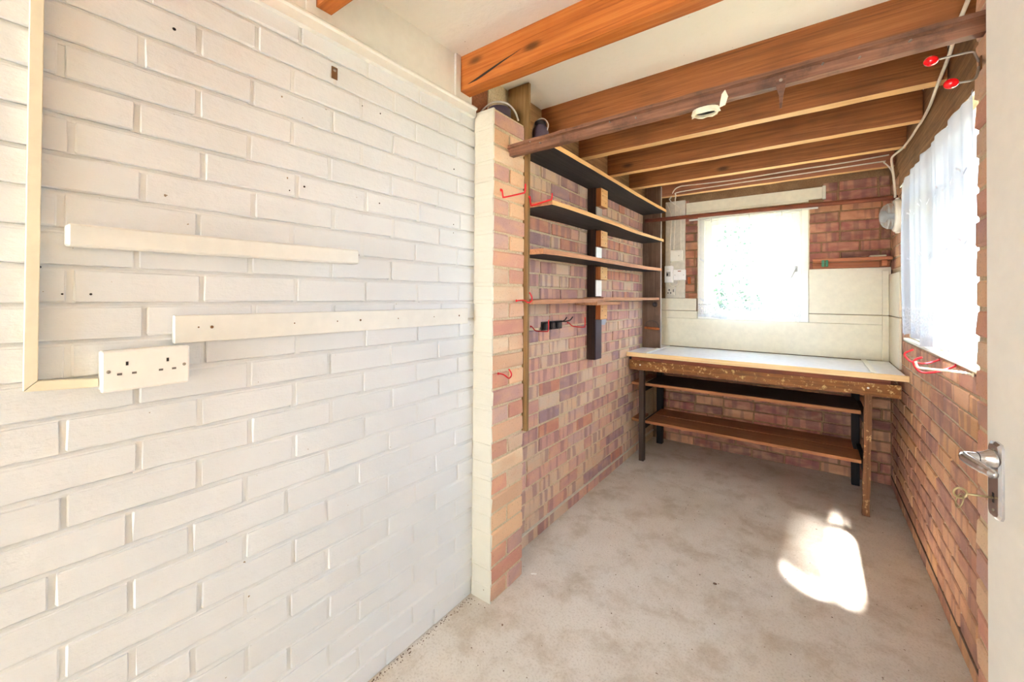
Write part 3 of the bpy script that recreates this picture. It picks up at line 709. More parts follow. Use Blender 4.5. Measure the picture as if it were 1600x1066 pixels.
hook('wall_hook', [(R-.002, 2.25, 1.052), (.41, 2.25, 1.036), (.372, 2.25, 1.019), (.338, 2.25, 1.018), (.320, 2.25, 1.044), (.324, 2.25, 1.064), (.344, 2.25, 1.075)], .0036, M['red_wire'], 'red wire hook under the net curtain, beside the white rod hook', 'hooks under the net curtain', base_dir='R')
hook('rod_hook', [(R-.002, 2.04, 1.048), (.40, 2.04, 1.054), (.32, 2.04, 1.057), (.300, 2.04, 1.060), (.294, 2.04, 1.080)], .0042, M['paper'], 'white rod hook sticking out below the net curtain', 'hooks under the net curtain', base_dir='R')
# black tool clip
tc = empty('tool_clip', (L+.002, 1.90, 1.142)); tag(tc, 'black metal spring tool clip on the brick under the lowest shelf', 'clip')
bm = bmesh.new(); add_box(bm, 0, .006, 0, .225, -.024, .024, .0015); link('back_strip', finish(bm), M['dark_metal'], tc)
for yy in (.03, .10, .17):
    bm = bmesh.new(); add_box(bm, .006, .026, yy-.024, yy+.024, -.021, .021, .007); link('spring_jaw', finish(bm), M['dark_metal'], tc)
for yy in (.13, .20):
    link('prong', tube_me([(.02, yy, .018), (.045, yy, .02), (.07, yy+.005, .028), (.085, yy+.01, .048)], .0036, 8, smooth_n=4), M['dark_metal'], tc)

# red-balled coat hook on the right pier
ch = empty('coat_hook', (PRX-.001, 1.497, 1.892)); tag(ch, 'double wire coat hook with two shiny red ball tips', 'coat hook')
bm = bmesh.new(); add_box(bm, -.003, 0, -.008, .008, -.022, .012, .001); link('back_plate', finish(bm), M['rust'], ch)
link('upper_arm', tube_me([(-.004, 0, .0), (-.010, 0, .02), (-.014, 0, .028), (-.03, 0, .030), (-.082, 0, .030)], .0028, 8, smooth_n=4), M['steel'], ch)
link('lower_arm', tube_me([(-.004, 0, -.012), (-.008, 0, -.035), (-.018, 0, -.043), (-.05, 0, -.040)], .0028, 8, smooth_n=4), M['steel'], ch)
for x_, z_ in ((-.088, .030), (-.052, -.040)):
    bm = bmesh.new(); bmesh.ops.create_uvsphere(bm, u_segments=20, v_segments=14, radius=.0125)
    for v in bm.verts: v.co.x *= 1.15
    q = link('ball_tip', finish(bm, True), M['red'], ch); q.location = (x_, 0, z_)

# ------------------------------------------------------------------ back window
w1 = empty('window_1', (-.4225, YB, 1.123)); tag(w1, 'small white-framed casement window in the end wall, bright garden behind', 'window', kind='structure')
def wbox(nm, x0, x1, y0, y1, z0, z1, m, bev=.003): return box(nm, x0, x1, y0, y1, z0, z1, m, w1, bev)
Y0, Y1 = 3.842, 3.93
fx0, fx1, fz0, fz1 = -.815, -.030, 1.123, 2.012
wbox('frame_stile', fx0, fx0+.055, Y0, Y1, fz0, fz1, M['frame_white']); wbox('frame_stile', fx1-.055, fx1, Y0, Y1, fz0, fz1, M['frame_white'])
wbox('frame_sill', fx0+.055, fx1-.055, Y0, Y1, fz0, fz0+.03, M['frame_white']); wbox('frame_head', fx0+.055, fx1-.055, Y0, Y1, fz1-.04, fz1, M['frame_white'])
cs = [(fx0+.055, fx0+.11), (fx1-.105, fx1-.055)]
for q0, q1 in cs: wbox('casement_stile', q0, q1, Y0+.03, Y1-.01, fz0+.03, fz1-.04, M['frame_white'])
wbox('casement_rail', fx0+.11, fx1-.105, Y0+.03, Y1-.01, fz0+.03, fz0+.075, M['frame_white']); wbox('casement_rail', fx0+.11, fx1-.105, Y0+.03, Y1-.01, fz1-.085, fz1-.04, M['frame_white'])
wbox('pane', fx0+.108, fx1-.103, Y1-.042, Y1-.038, fz0+.074, fz1-.084, M['glass'], 0)
for x_ in (fx0-.006, fx1+.003):                         # ragged filler beside the frame
    bm = bmesh.new(); k = 40; prev = None
    for i in range(k+1):
        z = 1.30+(.70)*i/k; wd = random.uniform(.004, .010)
        A = [bm.verts.new((x_-wd/2, 3.872, z)), bm.verts.new((x_+wd/2, 3.872, z)), bm.verts.new((x_+wd/2, 3.893, z)), bm.verts.new((x_-wd/2, 3.893, z))]
        if prev:
            for j in range(4): bm.faces.new((prev[j], A[j], A[(j+1) % 4], prev[(j+1) % 4]))
        prev = A
    q = link('filler', finish(bm), M['putty'], w1); q.location = -w1.location
hl = empty('casement_latch', (-.105, 3.868, 1.52)); hl.parent = w1; hl.location = Vector((-.108, 3.868, 1.535))-w1.location
bm = bmesh.new(); add_box(bm, -.009, .009, -.006, 0, -.022, .022, .002); link('latch_plate', finish(bm), M['steel'], hl)
link('latch_arm', tube_me([(0, -.006, .006), (0, -.022, .004), (-.008, -.026, -.015), (-.028, -.028, -.06), (-.036, -.028, -.082)], [.006, .006, .0055, .005, .0055], 8, smooth_n=3), M['steel'], hl)

# cream boards about the back window
o = empty('lintel_board', (-.42, YB, 2.07)); tag(o, 'cream painted board above the back window', 'board')
box('board', -.917, .055, YB-.022, YB-.003, 2.062, 2.150, M['cream'], o, .002); box('end_cap', .055, .075, YB-.030, YB-.003, 2.055, 2.155, M['cream'], o, .002)
box('ledge', -.917, -.03, YB-.028, YB-.003, 2.046, 2.060, M['cream'], o, .002)
wp = empty('wall_panelling', (-.38, YB, .87)); tag(wp, 'cream painted panel boards round the window above the worktop', 'panelling')
def pbox(nm, *q): return box(nm, *q, M['cream'], wp, .0025)
pbox('panel', L+.02, R-.002, 3.845, 3.878, .872, 1.1225)
pbox('panel', L+.02, fx0-.002, 3.845, 3.878, 1.1235, 1.188); pbox('panel', fx1+.002, R-.016, 3.845, 3.878, 1.1235, 1.188)
pbox('panel', L+.02, fx0-.012, 3.848, 3.878, 1.192, 1.300); pbox('panel', fx1+.002, R-.002, 3.848, 3.878, 1.192, 1.528)
pbox('side_panel', R-.014, R-.001, 3.43, 3.846, .872, 1.186); pbox('side_panel', R-.014, R-.001, 3.43, 3.847, 1.191, 1.475)
pbox('corner_bead', R-.05, R-.015, 3.828, 3.8445, .872, 1.186); pbox('corner_bead', R-.05, R-.015, 3.830, 3.8475, 1.191, 1.505)

# small shelf right of the window
ss = empty('corner_shelf', (.21, 3.80, 1.53)); tag(ss, 'narrow reddish shelf beside the back window with a bracket', 'shelf')
box('shelf_plank', -.005, .430, 3.715, 3.862, 1.572, 1.594, M['small_shelf'], ss, .003)
box('back_rail', -.005, .430, 3.856, 3.874, 1.530, 1.571, M['small_shelf'], ss, .002)
box('bracket', .375, .405, 3.74, 3.8555, 1.532, 1.5715, M['small_shelf'], ss, .002)
o = box('dust_cloth', .31, .40, 3.73, 3.79, 1.5945, 1.606, M['paper'], bev=.005); tag(o, 'folded pale rag lying on the narrow corner shelf', 'rag')
gp = empty('green_clip', (.066, 3.705, 1.556)); tag(gp, 'small green plastic clip hanging from the corner shelf edge', 'clip')
for x_ in (-.019, .002):
    bm = bmesh.new(); add_box(bm, x_, x_+.018, -.008, .0095, -.022, .026, .003); link('jaw', finish(bm), M['green'], gp)

# ------------------------------------------------------------------ pole and net curtain at the back
bm = bmesh.new(); tube_me([(L+.03, 3.532, 1.968), (-.6, 3.535, 1.964), (.0, 3.54, 1.958), (R-.005, 3.545, 1.952)], .0155, 14, True, bm, 6)
me = finish(bm, True); o = link('wooden_pole', me, M['bench_red']); tag(o, 'brown wooden pole across the room before the back window', 'pole')
bm = bmesh.new(); add_box(bm, -.880, .028, 3.806, 3.816, 1.978, 1.992, .002); cr = link('curtain_rail', finish(bm), M['trim_white']); tag(cr, 'thin white curtain rail above the back window', 'curtain rail')
for x_ in (-.70, -.42, -.20):
    link('rail_hook', tube_me([(x_, 3.804, 1.985), (x_, 3.798, 1.975), (x_+.004, 3.797, 1.958), (x_-.003, 3.800, 1.948)], .0018, 6), M['steel'], cr)
def curtain(name, f, s0, s1, z0, z1, m, label, ns=150, nz=26, hem=None):
    bm = bmesh.new(); g = []
    for i in range(ns+1):
        s = s0+(s1-s0)*i/ns; zb = z0 + (hem(s) if hem else 0)
        g.append([bm.verts.new(f(s, zb+(z1-zb)*j/nz, j/nz)) for j in range(nz+1)])
    for i in range(ns):
        for j in range(nz): bm.faces.new((g[i][j], g[i+1][j], g[i+1][j+1], g[i][j+1]))
    o = link(name, finish(bm, True), m); tag(o, label, 'curtain'); return o
def fold(s, k1, k2, p): return math.sin(s*k1+p)+.55*math.sin(s*k2+1.3*p)+.3*math.sin(s*k2*1.73+2*p)
curtain('net_curtain', lambda s, z, t: (s + .006*math.sin(t*3+s*9), 3.800+.006*fold(s, 44, 71, .4)*(1-.35*t), z), -.80, -.075, 1.138, 1.982, M['sheer_back'],
        'fine see-through net curtain over the small back window', 180, 20, lambda s: .006*math.sin(s*23))

# ------------------------------------------------------------------ side window
w2 = empty('window_2', (.5, 2.515, 1.08)); tag(w2, 'white three-light side window behind the net curtain', 'window', kind='structure')
def w2b(nm, y0, y1, z0, z1, x0=.450, x1=.50, m='frame_white', bev=.003): return box(nm, x0, x1, y0, y1, z0, z1, M[m], w2, bev)
for y0, y1 in ((1.582, 1.612), (2.47, 2.51), (2.99, 3.035), (3.26, 3.298)): w2b('frame_post', y0, y1, 1.082, 1.998)
for y0, y1 in ((1.612, 2.47), (2.51, 2.99), (3.035, 3.26)):
    w2b('frame_sill', y0, y1, 1.082, 1.125); w2b('frame_head', y0, y1, 1.96, 1.998)
w2b('transom', 2.51, 2.99, 1.765, 1.815, .448, .50)
for y0, y1, z0, z1 in ((1.612, 2.47, 1.125, 1.96), (2.51, 2.99, 1.125, 1.765), (2.51, 2.99, 1.815, 1.96), (3.035, 3.26, 1.125, 1.96)):
    w2b('pane', y0, y1, z0, z1, .480, .483, 'glass', 0)
box('window_board', R-.012, .449, 1.582, 3.298, 1.062, 1.080, M['frame_white'], w2, .003)

li = empty('lintel_timber', (.43, 2.5, 2.0)); tag(li, 'weathered brown timber lintel above the side window curtain', 'lintel')
def lint(nm, x0, x1, y0, y1, z0, z1):
    bm = bmesh.new(); n_ = 12; rings = []
    for i in range(n_+1):
        y = y0+(y1-y0)*i/n_; q = [random.uniform(-.004, .004) for _ in range(4)]
        rings.append([bm.verts.new((x0+q[0], y, z0+q[1])), bm.verts.new((x1, y, z0)), bm.verts.new((x1, y, z1)), bm.verts.new((x0+q[2], y, z1+q[3]))])
    for A, B in zip(rings, rings[1:]):
        for k in range(4): bm.faces.new((A[k], B[k], B[(k+1) % 4], A[(k+1) % 4]))
    bm.faces.new(rings[0][::-1]); bm.faces.new(rings[-1])
    q = link(nm, finish(bm), M['lintel'], li); q.location = -li.location
lint('beam', .412, .45, 1.555, 3.36, 1.965, 2.085); lint('wall_plate', .428, .45, 1.555, YB-.002, 2.092, ZC-.004)
bm = bmesh.new(); tube_me([(.408, 1.60, 1.955), (.408, 3.26, 1.957)], .003, 8, True, bm)
o = link('curtain_wire', finish(bm, True), M['trim_white']); tag(o, 'thin white curtain wire under the timber lintel', 'curtain wire')
curtain('net_curtain', lambda s, z, t: (.400+.010*fold(s, 26, 43, .9)*(1-.45*t)+.004*math.sin(z*5+s*3), s, z), 1.86, 3.19, 1.108, 1.955, M['sheer_right'],
        'white voile net curtain with embroidered rows over the side window', 240, 26, lambda s: .012*math.sin(s*7)+.006*math.sin(s*26+.9))

# ------------------------------------------------------------------ bulkhead lamp
def lamp_glass():
    n = N('ribbed_lamp_glass'); b = n.b; b.inputs['Base Color'].default_value = (.93, .95, .94, 1); b.inputs['Roughness'].default_value = .12
    b.inputs['Transmission Weight'].default_value = .75; b.inputs['IOR'].default_value = 1.25; b.inputs['Specular IOR Level'].default_value = .6
    wv = n.new('ShaderNodeTexWave', bands_direction='Z'); n.link(n.coord(), wv.inputs['Vector']); wv.inputs['Scale'].default_value = 14
    bn = n.new('ShaderNodeBump'); bn.inputs['Strength'].default_value = .12; bn.inputs['Distance'].default_value = .003; n.link(wv.outputs[1], bn.inputs['Height']); n.link(bn.outputs[0], b.inputs['Normal'])
    return n.m
bl = empty('bulkhead_lamp', (R-.001, 3.49, 1.828)); tag(bl, 'round bulkhead lamp with glass dome high in the far corner', 'lamp')
def turned(nm, prof, m):
    q = link(nm, lathe_me(prof, 32), m, bl); q.rotation_euler = (0, -PI/2, 0); return q
turned('base', [(0, 0), (.100, 0), (.102, .004), (.102, .026), (.097, .032), (.082, .034), (0, .034)], M['plastic'])
turned('glass_dome', [(.080, .035), (.083, .042), (.080, .060), (.066, .080), (.044, .093), (.02, .099), (0, .100)], lamp_glass())
turned('bulb', [(0, .0345), (.014, .0345), (.014, .05), (.03, .062), (.032, .075), (.022, .09), (0, .096)], M['plastic_pure'])
for s_ in (-1, 1):
    q = link('lug', box_me(-.012, .012, -.012, .012, 0, .022, .003), M['plastic'], bl); q.location = (-.001, 0, s_*.098); q.rotation_euler = (0, -PI/2, 0)

# ------------------------------------------------------------------ electrics by the back window
eo = box('meter_board', -1.095, -.925, YB-.026, YB-.004, 1.302, 2.180, M['plank_brown'], bev=.002); eo.data.materials[0] = M['damp_strip']
tag(eo, 'grey-cream backing board for the wiring beside the back window', 'board')
def unit(nm, x0, x1, z0, z1, dep, m, label, cat):
    e = empty(nm, ((x0+x1)/2, YB-.026, z0)); tag(e, label, cat)
    w, h = x1-x0, z1-z0
    bm = bmesh.new(); add_box(bm, -w/2+.002, w/2-.002, -dep*.65, -.0005, .002, h-.002, .003); link('box', finish(bm), M[m], e)
    bm = bmesh.new(); add_box(bm, -w/2, w/2, -dep, -dep*.65-.0005, 0, h, .004); f = link('cover', finish(bm), M[m], e)
    return e, f, w, h, dep
def detail(f, x0, x1, z0, z1, dep, m, nm):
    bm = bmesh.new(); add_box(bm, x0, x1, -dep-.003, -dep+.001, z0, z1, .001); link(nm, finish(bm), M[m], f)
e, f, w, h, d = unit('junction_box', -1.040, -.937, 1.632, 1.732, .045, 'plastic', 'square white junction box under the cables', 'junction box'); detail(f, .02, .026, .045, .051, d, 'slot_grey', 'screw')
e, f, w, h, d = unit('fuse_switch', -1.085, -1.018, 1.440, 1.592, .06, 'plastic_pure', 'tall narrow white switch box beside the square spur', 'switch box')
detail(f, -.018, .018, .055, .098, d, 'wire_grey', 'switch_recess'); detail(f, -.014, -.002, .062, .085, d+.002, 'slot', 'toggle'); detail(f, -.015, .012, .115, .128, d, 'plastic', 'rating_label')
e, f, w, h, d = unit('fused_spur', -1.015, -.913, 1.461, 1.557, .035, 'plastic_pure', 'square white fused spur with a small red neon strip', 'fused spur')
detail(f, -.012, .014, .078, .085, d, 'block_dark', 'neon_strip'); detail(f, -.04, -.035, .045, .05, d, 'steel', 'screw'); detail(f, .034, .039, .045, .05, d, 'steel', 'screw')
e, f, w, h, d = unit('old_socket', -1.073, -.998, 1.325, 1.402, .045, 'damp_strip', 'old grey three-pin socket below the switch boxes', 'socket')
for x_, z_, ww, hh in ((-.012, .042, .009, .015), (-.022, .018, .010, .010), (.001, .018, .010, .010)): detail(f, x_-ww/2, x_+ww/2, z_, z_+hh, d, 'slot', 'pin_slot')
detail(f, .02, .029, .03, .055, d, 'slot_grey', 'rocker_switch')

def cable(pts, label, rad=.0045, m='cable', sn=5):
    o_ = Vector(pts[0]); o = link('cable', tube_me(rel(pts, o_), rad, 8, smooth_n=sn), M[m]); o.location = o_; tag(o, label, 'cable', 'white surface cables'); return o
cable([(.33, 1.2, 2.160), (.345, 1.5, 2.160), (.357, 1.71, 2.162), (.365, 1.877, 2.160), (.383, 2.046, 2.162), (.400, 2.33, 2.160), (.415, 2.55, 2.161), (.419, 2.73, 2.160), (.418, 2.84, 2.162), (.415, 3.0, 2.159), (.405, 3.18, 2.160), (.385, 3.30, 2.160), (.382, 3.36, 2.150), (.396, 3.43, 2.10), (.408, 3.47, 2.02), (.413, 3.48, 1.943)],
      'white cable running under the joist ends beside the side window', .0058)
cable([(.395, 3.583, 2.242), (.174, 3.583, 2.233), (-.116, 3.583, 2.232), (-.529, 3.583, 2.226), (-.838, 3.583, 2.236), (-.90, 3.583, 2.236), (-.945, 3.585, 2.215), (-.985, 3.62, 2.160), (-1.03, 3.75, 2.18), (-1.035, 3.835, 2.17), (-1.008, 3.848, 2.145), (-.965, 3.848, 2.10), (-.960, 3.848, 2.05), (-.960, 3.848, 1.80), (-.960, 3.85, 1.733)],
      'upper of two white cables clipped along the last joist')
cable([(.413, 3.50, 1.943), (.408, 3.50, 2.03), (.405, 3.56, 2.13), (.37, 3.583, 2.195), (.334, 3.583, 2.204), (-.116, 3.583, 2.198), (-.529, 3.583, 2.197), (-.90, 3.583, 2.191), (-.935, 3.588, 2.170), (-.96, 3.68, 2.17), (-1.0, 3.82, 2.19), (-1.006, 3.848, 2.15), (-1.008, 3.848, 2.049), (-1.014, 3.848, 1.88), (-1.021, 3.85, 1.733)],
      'lower of two white cables clipped along the last joist')
cable([(-1.086, 3.853, 2.176), (-1.075, 3.852, 2.15), (-1.043, 3.852, 2.045), (-1.047, 3.852, 1.9), (-1.054, 3.852, 1.69), (-1.048, 3.846, 1.594)], 'white cable dropping to the tall narrow switch box')
cable([(-1.05, 3.83, 1.439), (-1.045, 3.83, 1.42), (-1.02, 3.828, 1.408), (-.985, 3.83, 1.42), (-.975, 3.84, 1.459)], 'short white cable loop under the fused spur')
o = box('clay_chip', -.905, -.88, 3.872, 3.8835, 1.43, 1.49, M['clay'], bev=.003); tag(o, 'orange clay chip stuck beside the fused spur', 'chip')

# ------------------------------------------------------------------ workbench
wbn = empty('workbench', (-.38, 3.5, 0)); tag(wbn, 'long wooden workbench with white top and two shelves under the back window', 'workbench')
def B(nm, *q, m='bench_wood', bev=.002): return box(nm, *q, M[m], wbn, bev)
B('worktop', -1.045, .285, 3.196, 3.842, .845, .868, m='laminate')
B('worktop_end', L+.004, -1.047, 3.196, 3.842, .845, .872, m='laminate'); B('worktop_end', .287, R-.016, 3.196, 3.826, .845, .872, m='laminate')
B('cover_strip', -1.075, -1.045, 3.20, 3.545, .8725, .8765, m='frame_white', bev=.001); B('cover_strip', .272, .300, 3.20, 3.82, .8725, .8765, m='frame_white', bev=.001)
B('edge_strip', L+.003, R-.002, 3.178, 3.1955, .837, .870, m='edge_cream')
B('under_rail', -1.17, .36, 3.205, 3.26, .806, .8445, m='bench_red'); B('under_rail', L+.006, -1.172, 3.23, 3.27, .79, .8445, m='black_leg')
bm = bmesh.new(); n_ = 40; rings = []
for i in range(n_+1):
    x = L+.01+(R-.03-L-.01)*i/n_; q = [random.uniform(-.003, .002) for _ in range(4)]
    rings.append([bm.verts.new((x, 3.222+q[0], .732+q[1])), bm.verts.new((x, 3.252, .732+q[1])), bm.verts.new((x, 3.252, .8055)), bm.verts.new((x, 3.224+q[2], .8055))])
for A, C_ in zip(rings, rings[1:]):
    for k in range(4): bm.faces.new((A[k], C_[k], C_[(k+1) % 4], A[(k+1) % 4]))
bm.faces.new(rings[0][::-1]); bm.faces.new(rings[-1])
o = link('apron', finish(bm), M['bench_apron'], wbn); o.location = -wbn.location
B('leg', -1.126, -1.088, 3.253, 3.30, 0, .80, m='dark_leg')
bm = bmesh.new(); n_ = 14; rings = []
for i in range(n_+1):
    z = .78*i/n_; q = [random.uniform(-.0022, .0022) for _ in range(4)]
    rings.append([bm.verts.new((.238+.010*z/.78+q[0], 3.2525, z)), bm.verts.new((.272+.012*z/.78+q[1], 3.2525, z)), bm.verts.new((.272+.012*z/.78+q[1], 3.295+q[2], z)), bm.verts.new((.238+.010*z/.78+q[0], 3.295+q[3], z))])
for A, C_ in zip(rings, rings[1:]):
    for k in range(4): bm.faces.new((A[k], C_[k], C_[(k+1) % 4], A[(k+1) % 4]))
bm.faces.new(rings[0][::-1]); bm.faces.new(rings[-1])
o = link('leg', finish(bm), M['bench_leg'], wbn); o.location = -wbn.location; o['label'] = 'paint-chipped brown leg'
B('leg', -1.135, -1.085, 3.74, 3.79, 0, .84, m='black_leg'); B('leg', .215, .260, 3.74, 3.79, 0, .84, m='black_leg')
for x_, z_ in ((-1.106, .770), (.262, .775)):
    me = lathe_me([(0, .003), (.005, .002), (.006, 0)], 12); q = link('bolt_head', me, M['plastic'], wbn); q.location = Vector((x_, 3.2195, z_))-wbn.location; q.rotation_euler = (PI/2, 0, 0)
B('shelf_plank', L+.006, -1.128, 3.285, 3.72, .598, .618, m='bench_wood'); B('shelf_plank', -1.086, .234, 3.302, 3.72, .598, .620, m='shaded_plank'); B('shelf_lit_edge', -1.086, .234, 3.285, 3.3015, .598, .620)  # dark plank carries painted shade; its front strip keeps the lit wood tone
B('shelf_plank', L+.006, -1.128, 3.285, 3.50, .300, .322); B('shelf_plank', -1.086, .236, 3.285, 3.505, .298, .320); B('shelf_plank', -1.084, .212, 3.509, 3.72, .300, .322)
B('shelf_bearer', -1.126, -1.088, 3.3005, 3.739, .55, .597, m='black_leg'); B('shelf_bearer', .24, .265, 3.2955, 3.739, .55, .597, m='black_leg')
B('shelf_bearer', -1.126, -1.088, 3.3005, 3.739, .25, .297, m='black_leg'); B('shelf_bearer', .24, .265, 3.2955, 3.739, .25, .297, m='black_leg')
B('top_bearer', -1.126, -1.088, 3.3005, 3.739, .80, .8445, m='black_leg'); B('top_bearer', .24, .265, 3.2955, 3.739, .80, .8445, m='black_leg')

# ------------------------------------------------------------------ door on the right, slightly ajar
dr = empty('door_1', (.289, 1.268, 0)); tag(dr, 'cream flush door with metal lever handle standing ajar', 'door', kind='structure')
ang = math.atan2(.225, .974)            # swing from the wall line
dr.rotation_euler = (0, 0, ang)         # local -Y runs from the free edge to the hinge, local -X is the room face
bm = bmesh.new(); add_box(bm, 0, .040, -.762, 0, .006, 2.01, .002); link('leaf', finish(bm), M['door'], dr)
hd = empty('lever_handle', (0, -.034, .952)); hd.parent = dr; hd.scale = (.86, .9, .9)
pl = [(-.020, -.075), (-.016, -.083), (0, -.086), (.016, -.083), (.020, -.075), (.020, .075), (.016, .083), (0, .086), (-.016, .083), (-.020, .075)]
bm = bmesh.new(); A = [bm.verts.new((0, p[0], p[1]-.012)) for p in pl]; Bv = [bm.verts.new((-.005, p[0], p[1]-.012)) for p in pl]; Cv = [bm.verts.new((-.009, p[0]*.8, p[1]*.93-.012)) for p in pl]
for P_, Q_ in ((A, Bv), (Bv, Cv)):
    for i in range(10): bm.faces.new((P_[i], P_[(i+1) % 10], Q_[(i+1) % 10], Q_[i]))
bm.faces.new(Cv); bm.faces.new(A[::-1])
hp = link('back_plate', finish(bm), M['aluminium'], hd)
q = link('collar', lathe_me([(.021, 0), (.021, .004), (.016, .012), (.0135, .02), (.0125, .026)], 20), M['aluminium'], hd); q.rotation_euler = (0, -PI/2, 0); q.location = (-.009, 0, .034)
link('lever', tube_me([(-.030, 0, .034), (-.050, 0, .034), (-.058, -.003, .034), (-.061, -.014, .033), (-.059, -.03, .031), (-.055, -.052, .028), (-.050, -.074, .025), (-.047, -.084, .024)], [.0105, .0105, .0108, .0112, .0115, .011, .0095, .006], 14, smooth_n=4), M['aluminium'], hd)
bm = bmesh.new(); add_box(bm, -.0094, -.0088, -.003, .003, -.062, -.040); link('keyhole', finish(bm), M['slot'], hd)
for z_ in (.056, -.078):
    q = link('screw', lathe_me([(0, .0012), (.0028, .001), (.0034, 0)], 10), M['steel'], hd); q.rotation_euler = (0, -PI/2, 0); q.location = (-.009, 0, z_)
ke = empty('door_key', (.289, 1.268, 0)); ke.rotation_euler = (0, 0, ang); tag(ke, 'small brass key with a split ring in the door lock', 'key')
K0 = Vector((-.0075, -.034, .952-.046))
link('shank', tube_me([K0, K0+Vector((-.040, 0, 0))], .0022, 8), M['brass'], ke)
link('bow', tube_me([K0+Vector((-.049+.010*math.cos(t), 0, .010*math.sin(t))) for t in [2*PI*k/18 for k in range(19)]], .0022, 8, False), M['brass'], ke)
link('split_ring', tube_me([K0+Vector((-.050+.004*math.sin(t), .010*math.cos(t), -.016+.014*math.sin(t))) for t in [2*PI*k/18 for k in range(19)]], .0012, 6, False), M['brass'], ke)
box('door_frame', R+.008, R+.06, .498, .53, 0, 2.03, M['trim_white']).name = 'trim_4'
tag(bpy.data.objects['trim_4'], 'off-white door post on the hinge side of the door', 'trim', kind='structure')

# ------------------------------------------------------------------ dust and chips on the floor
bm = bmesh.new()
for k in range(300):
    x = random.uniform(L+.05, R-.04); y = random.uniform(.9, 3.1)
    if k > 130: x = L+.003+abs(random.gauss(0, .012)); y = random.uniform(.75, 1.345)
    if k > 262: x = random.uniform(L, PX); y = PY0-.004-abs(random.gauss(0, .01))
    if x < PX+.02 and PY0-.02 < y < PY1+.02: continue
    s_ = random.uniform(.001, .0032); n_ = random.randint(4, 6); an0 = random.uniform(0, 6)
    lo = [bm.verts.new((x+s_*random.uniform(.6, 1.3)*math.cos(an0+2*PI*i/n_), y+s_*random.uniform(.6, 1.3)*math.sin(an0+2*PI*i/n_), .0005)) for i in range(n_)]
    tp = bm.verts.new((x, y, random.uniform(.002, .004)))
    for i in range(n_): bm.faces.new((lo[i], lo[(i+1) % n_], tp))
o = link('floor_grit', finish(bm), M['dark_board']); tag(o, 'scattered grit and crumbs on the concrete floor', 'grit', kind='stuff')
for (x, y, w_, l_, ang_, mm, lb) in ((-1.055, 1.62, .007, .028, .6, 'plastic_pure', 'white paint flake on the floor by the foot of the pier'),
                                 (-.36, 2.06, .012, .016, .3, 'dark_board', 'dark crumb in the middle of the concrete floor'),
                                 (-.16, 1.52, .005, .03, 1.2, 'purple', 'thin dark thread lying on the concrete floor')):
    me = prism_me([(-l_/2, 0), (-l_/4, -w_/2), (l_/3, -w_/2*.7), (l_/2, .001), (l_/4, w_/2), (-l_/3, w_/2*.8)], .0025)
    q = link('floor_flake', me, M[mm]); q.rotation_euler = (PI/2, 0, ang_); q.location = (x, y, .0028); tag(q, lb, 'flake')

# ------------------------------------------------------------------ outdoors
gd = wall_shell('ground', [(-16, 16, -14, 26, -.25, -.14)], M['lawn'], 'sunlit garden ground outside the windows', 'ground')
pv = wall_shell('driveway', [(-4, 4, -9, YN-.12, -.139, -.02)], M['drive'], 'pale paving outside the added open doorway', 'driveway')
def shrub(name, loc, rad, h, n_, m, label, seed):
    rng = random.Random(seed); e = empty(name, loc); tag(e, label, 'shrub', 'garden shrubs')
    bm = bmesh.new()
    for k in range(n_):
        th = rng.uniform(0, 2*PI); ph = math.acos(rng.uniform(-1, 1)); rr = rng.uniform(.55, 1)**.5
        c = Vector((rad*rr*math.sin(ph)*math.cos(th), rad*rr*math.sin(ph)*math.sin(th), h*.55+h*.48*rr*math.cos(ph)))
        s_ = rng.uniform(.05, .12); dr_ = Vector((rng.uniform(-1, 1), rng.uniform(-1, 1), rng.uniform(-1, .6))).normalized(); sd = dr_.cross(Vector((rng.uniform(-1, 1), rng.uniform(-1, 1), rng.uniform(-1, 1)))).normalized()*s_*.4
        vs_ = [bm.verts.new(c), bm.verts.new(c+dr_*s_*.5+sd), bm.verts.new(c+dr_*s_), bm.verts.new(c+dr_*s_*.5-sd)]
        bm.faces.new(vs_)
    f = link('foliage', finish(bm), m, e); f['kind'] = 'stuff'
    for k in range(5):
        an = rng.uniform(0, 6.28); link('stem', tube_me([(0, 0, 0), (.15*rad*math.cos(an), .15*rad*math.sin(an), h*.3), (.5*rad*math.cos(an), .5*rad*math.sin(an), h*.75)], [.03, .022, .01], 6), M['bark'], e)
    return e
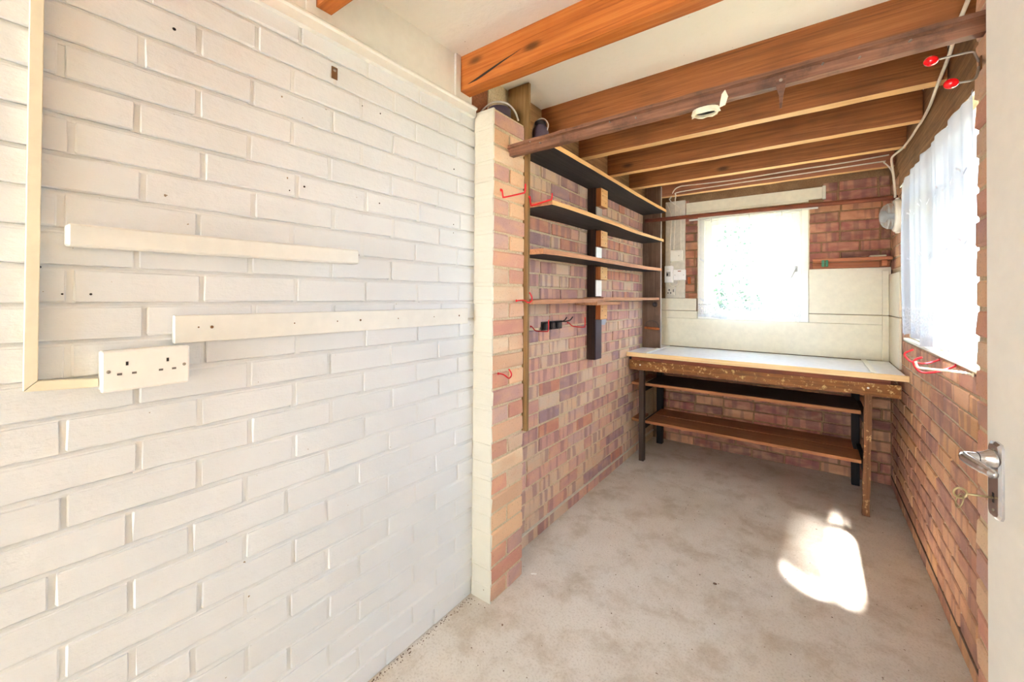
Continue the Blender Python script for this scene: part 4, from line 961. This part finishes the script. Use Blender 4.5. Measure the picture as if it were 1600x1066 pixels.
for i, (x, y, rad, h, n_, m_, lb) in enumerate(((-2.9, 7.2, .75, 2.4, 1500, 'leaf', 'loose green shrub outside, nearest the window hinge side'), (-1.15, 7.4, .7, 1.7, 1500, 'leaf_dark', 'low dark shrub seen through the middle of the back window'),
                                        (.35, 6.9, .55, 2.5, 1100, 'leaf', 'tall loose shrub seen beside the window latch'), (-2.2, 10.2, 1.2, 4.4, 2600, 'leaf_dark', 'large shrub at the far end of the garden'),
                                        (2.5, 9.0, .45, 1.2, 1200, 'leaf_yellow', 'yellow-leaved bush outside the side window'))):
    shrub('garden_shrub', (x, y, -.14), rad, h, n_, M[m_], lb, 40+i)
tr_ = empty('sun_gap_tree', (3.1, 1.0, -.14)); tag(tr_, 'added leafy tree, unseen outside, its gap shaping the sun patch', 'tree')  # added out of view; the gap between its lobes shapes the sun patch
def lobe(c, rx, ry, rz, n_, seed):
    rng = random.Random(seed); bm = bmesh.new()
    for k in range(n_):
        th = rng.uniform(0, 2*PI); cz = rng.uniform(-1, 1); rr = rng.uniform(.1, 1)**.4; sn = (1-cz*cz)**.5
        p = Vector((c[0]+rx*rr*sn*math.cos(th), c[1]+ry*rr*sn*math.sin(th), c[2]+rz*rr*cz)); s_ = rng.uniform(.10, .18)
        d = Vector((rng.uniform(-1, 1), rng.uniform(-1, 1), rng.uniform(-.5, .5))).normalized(); w = d.cross(Vector((rng.uniform(-.5, .5), rng.uniform(-.5, .5), 1))).normalized()*s_*.4
        bm.faces.new([bm.verts.new(p), bm.verts.new(p+d*s_*.5+w), bm.verts.new(p+d*s_), bm.verts.new(p+d*s_*.5-w)])
    f = link('foliage', finish(bm), M['leaf'], tr_); f['kind'] = 'stuff'; f.location = -tr_.location
lobe((1.55, 2.35, 5.0), .95, 1.15, .5, 5200, 5); lobe((1.45, -.42, 5.0), .85, .95, .5, 4200, 6)
link('trunk', tube_me([(0, 0, 0), (-.1, .0, 2.2), (-.35, 0, 3.8)], [.16, .13, .10], 10), M['bark'], tr_)
link('limb', tube_me([(-.33, 0, 3.7), (-.9, .6, 4.5), (-1.5, 1.3, 5.1)], [.08, .06, .03], 8), M['bark'], tr_)
link('limb', tube_me([(-.33, 0, 3.7), (-.9, -.6, 4.5), (-1.6, -1.3, 5.1)], [.08, .06, .03], 8), M['bark'], tr_)
nb = wall_shell('wall_garden', [(3.4, 3.6, 4.2, 12, -.14, 1.9)], M['brick_right'], 'red brick garden wall outside the side window', 'garden wall')
print('bricks', n1, n2, n3)
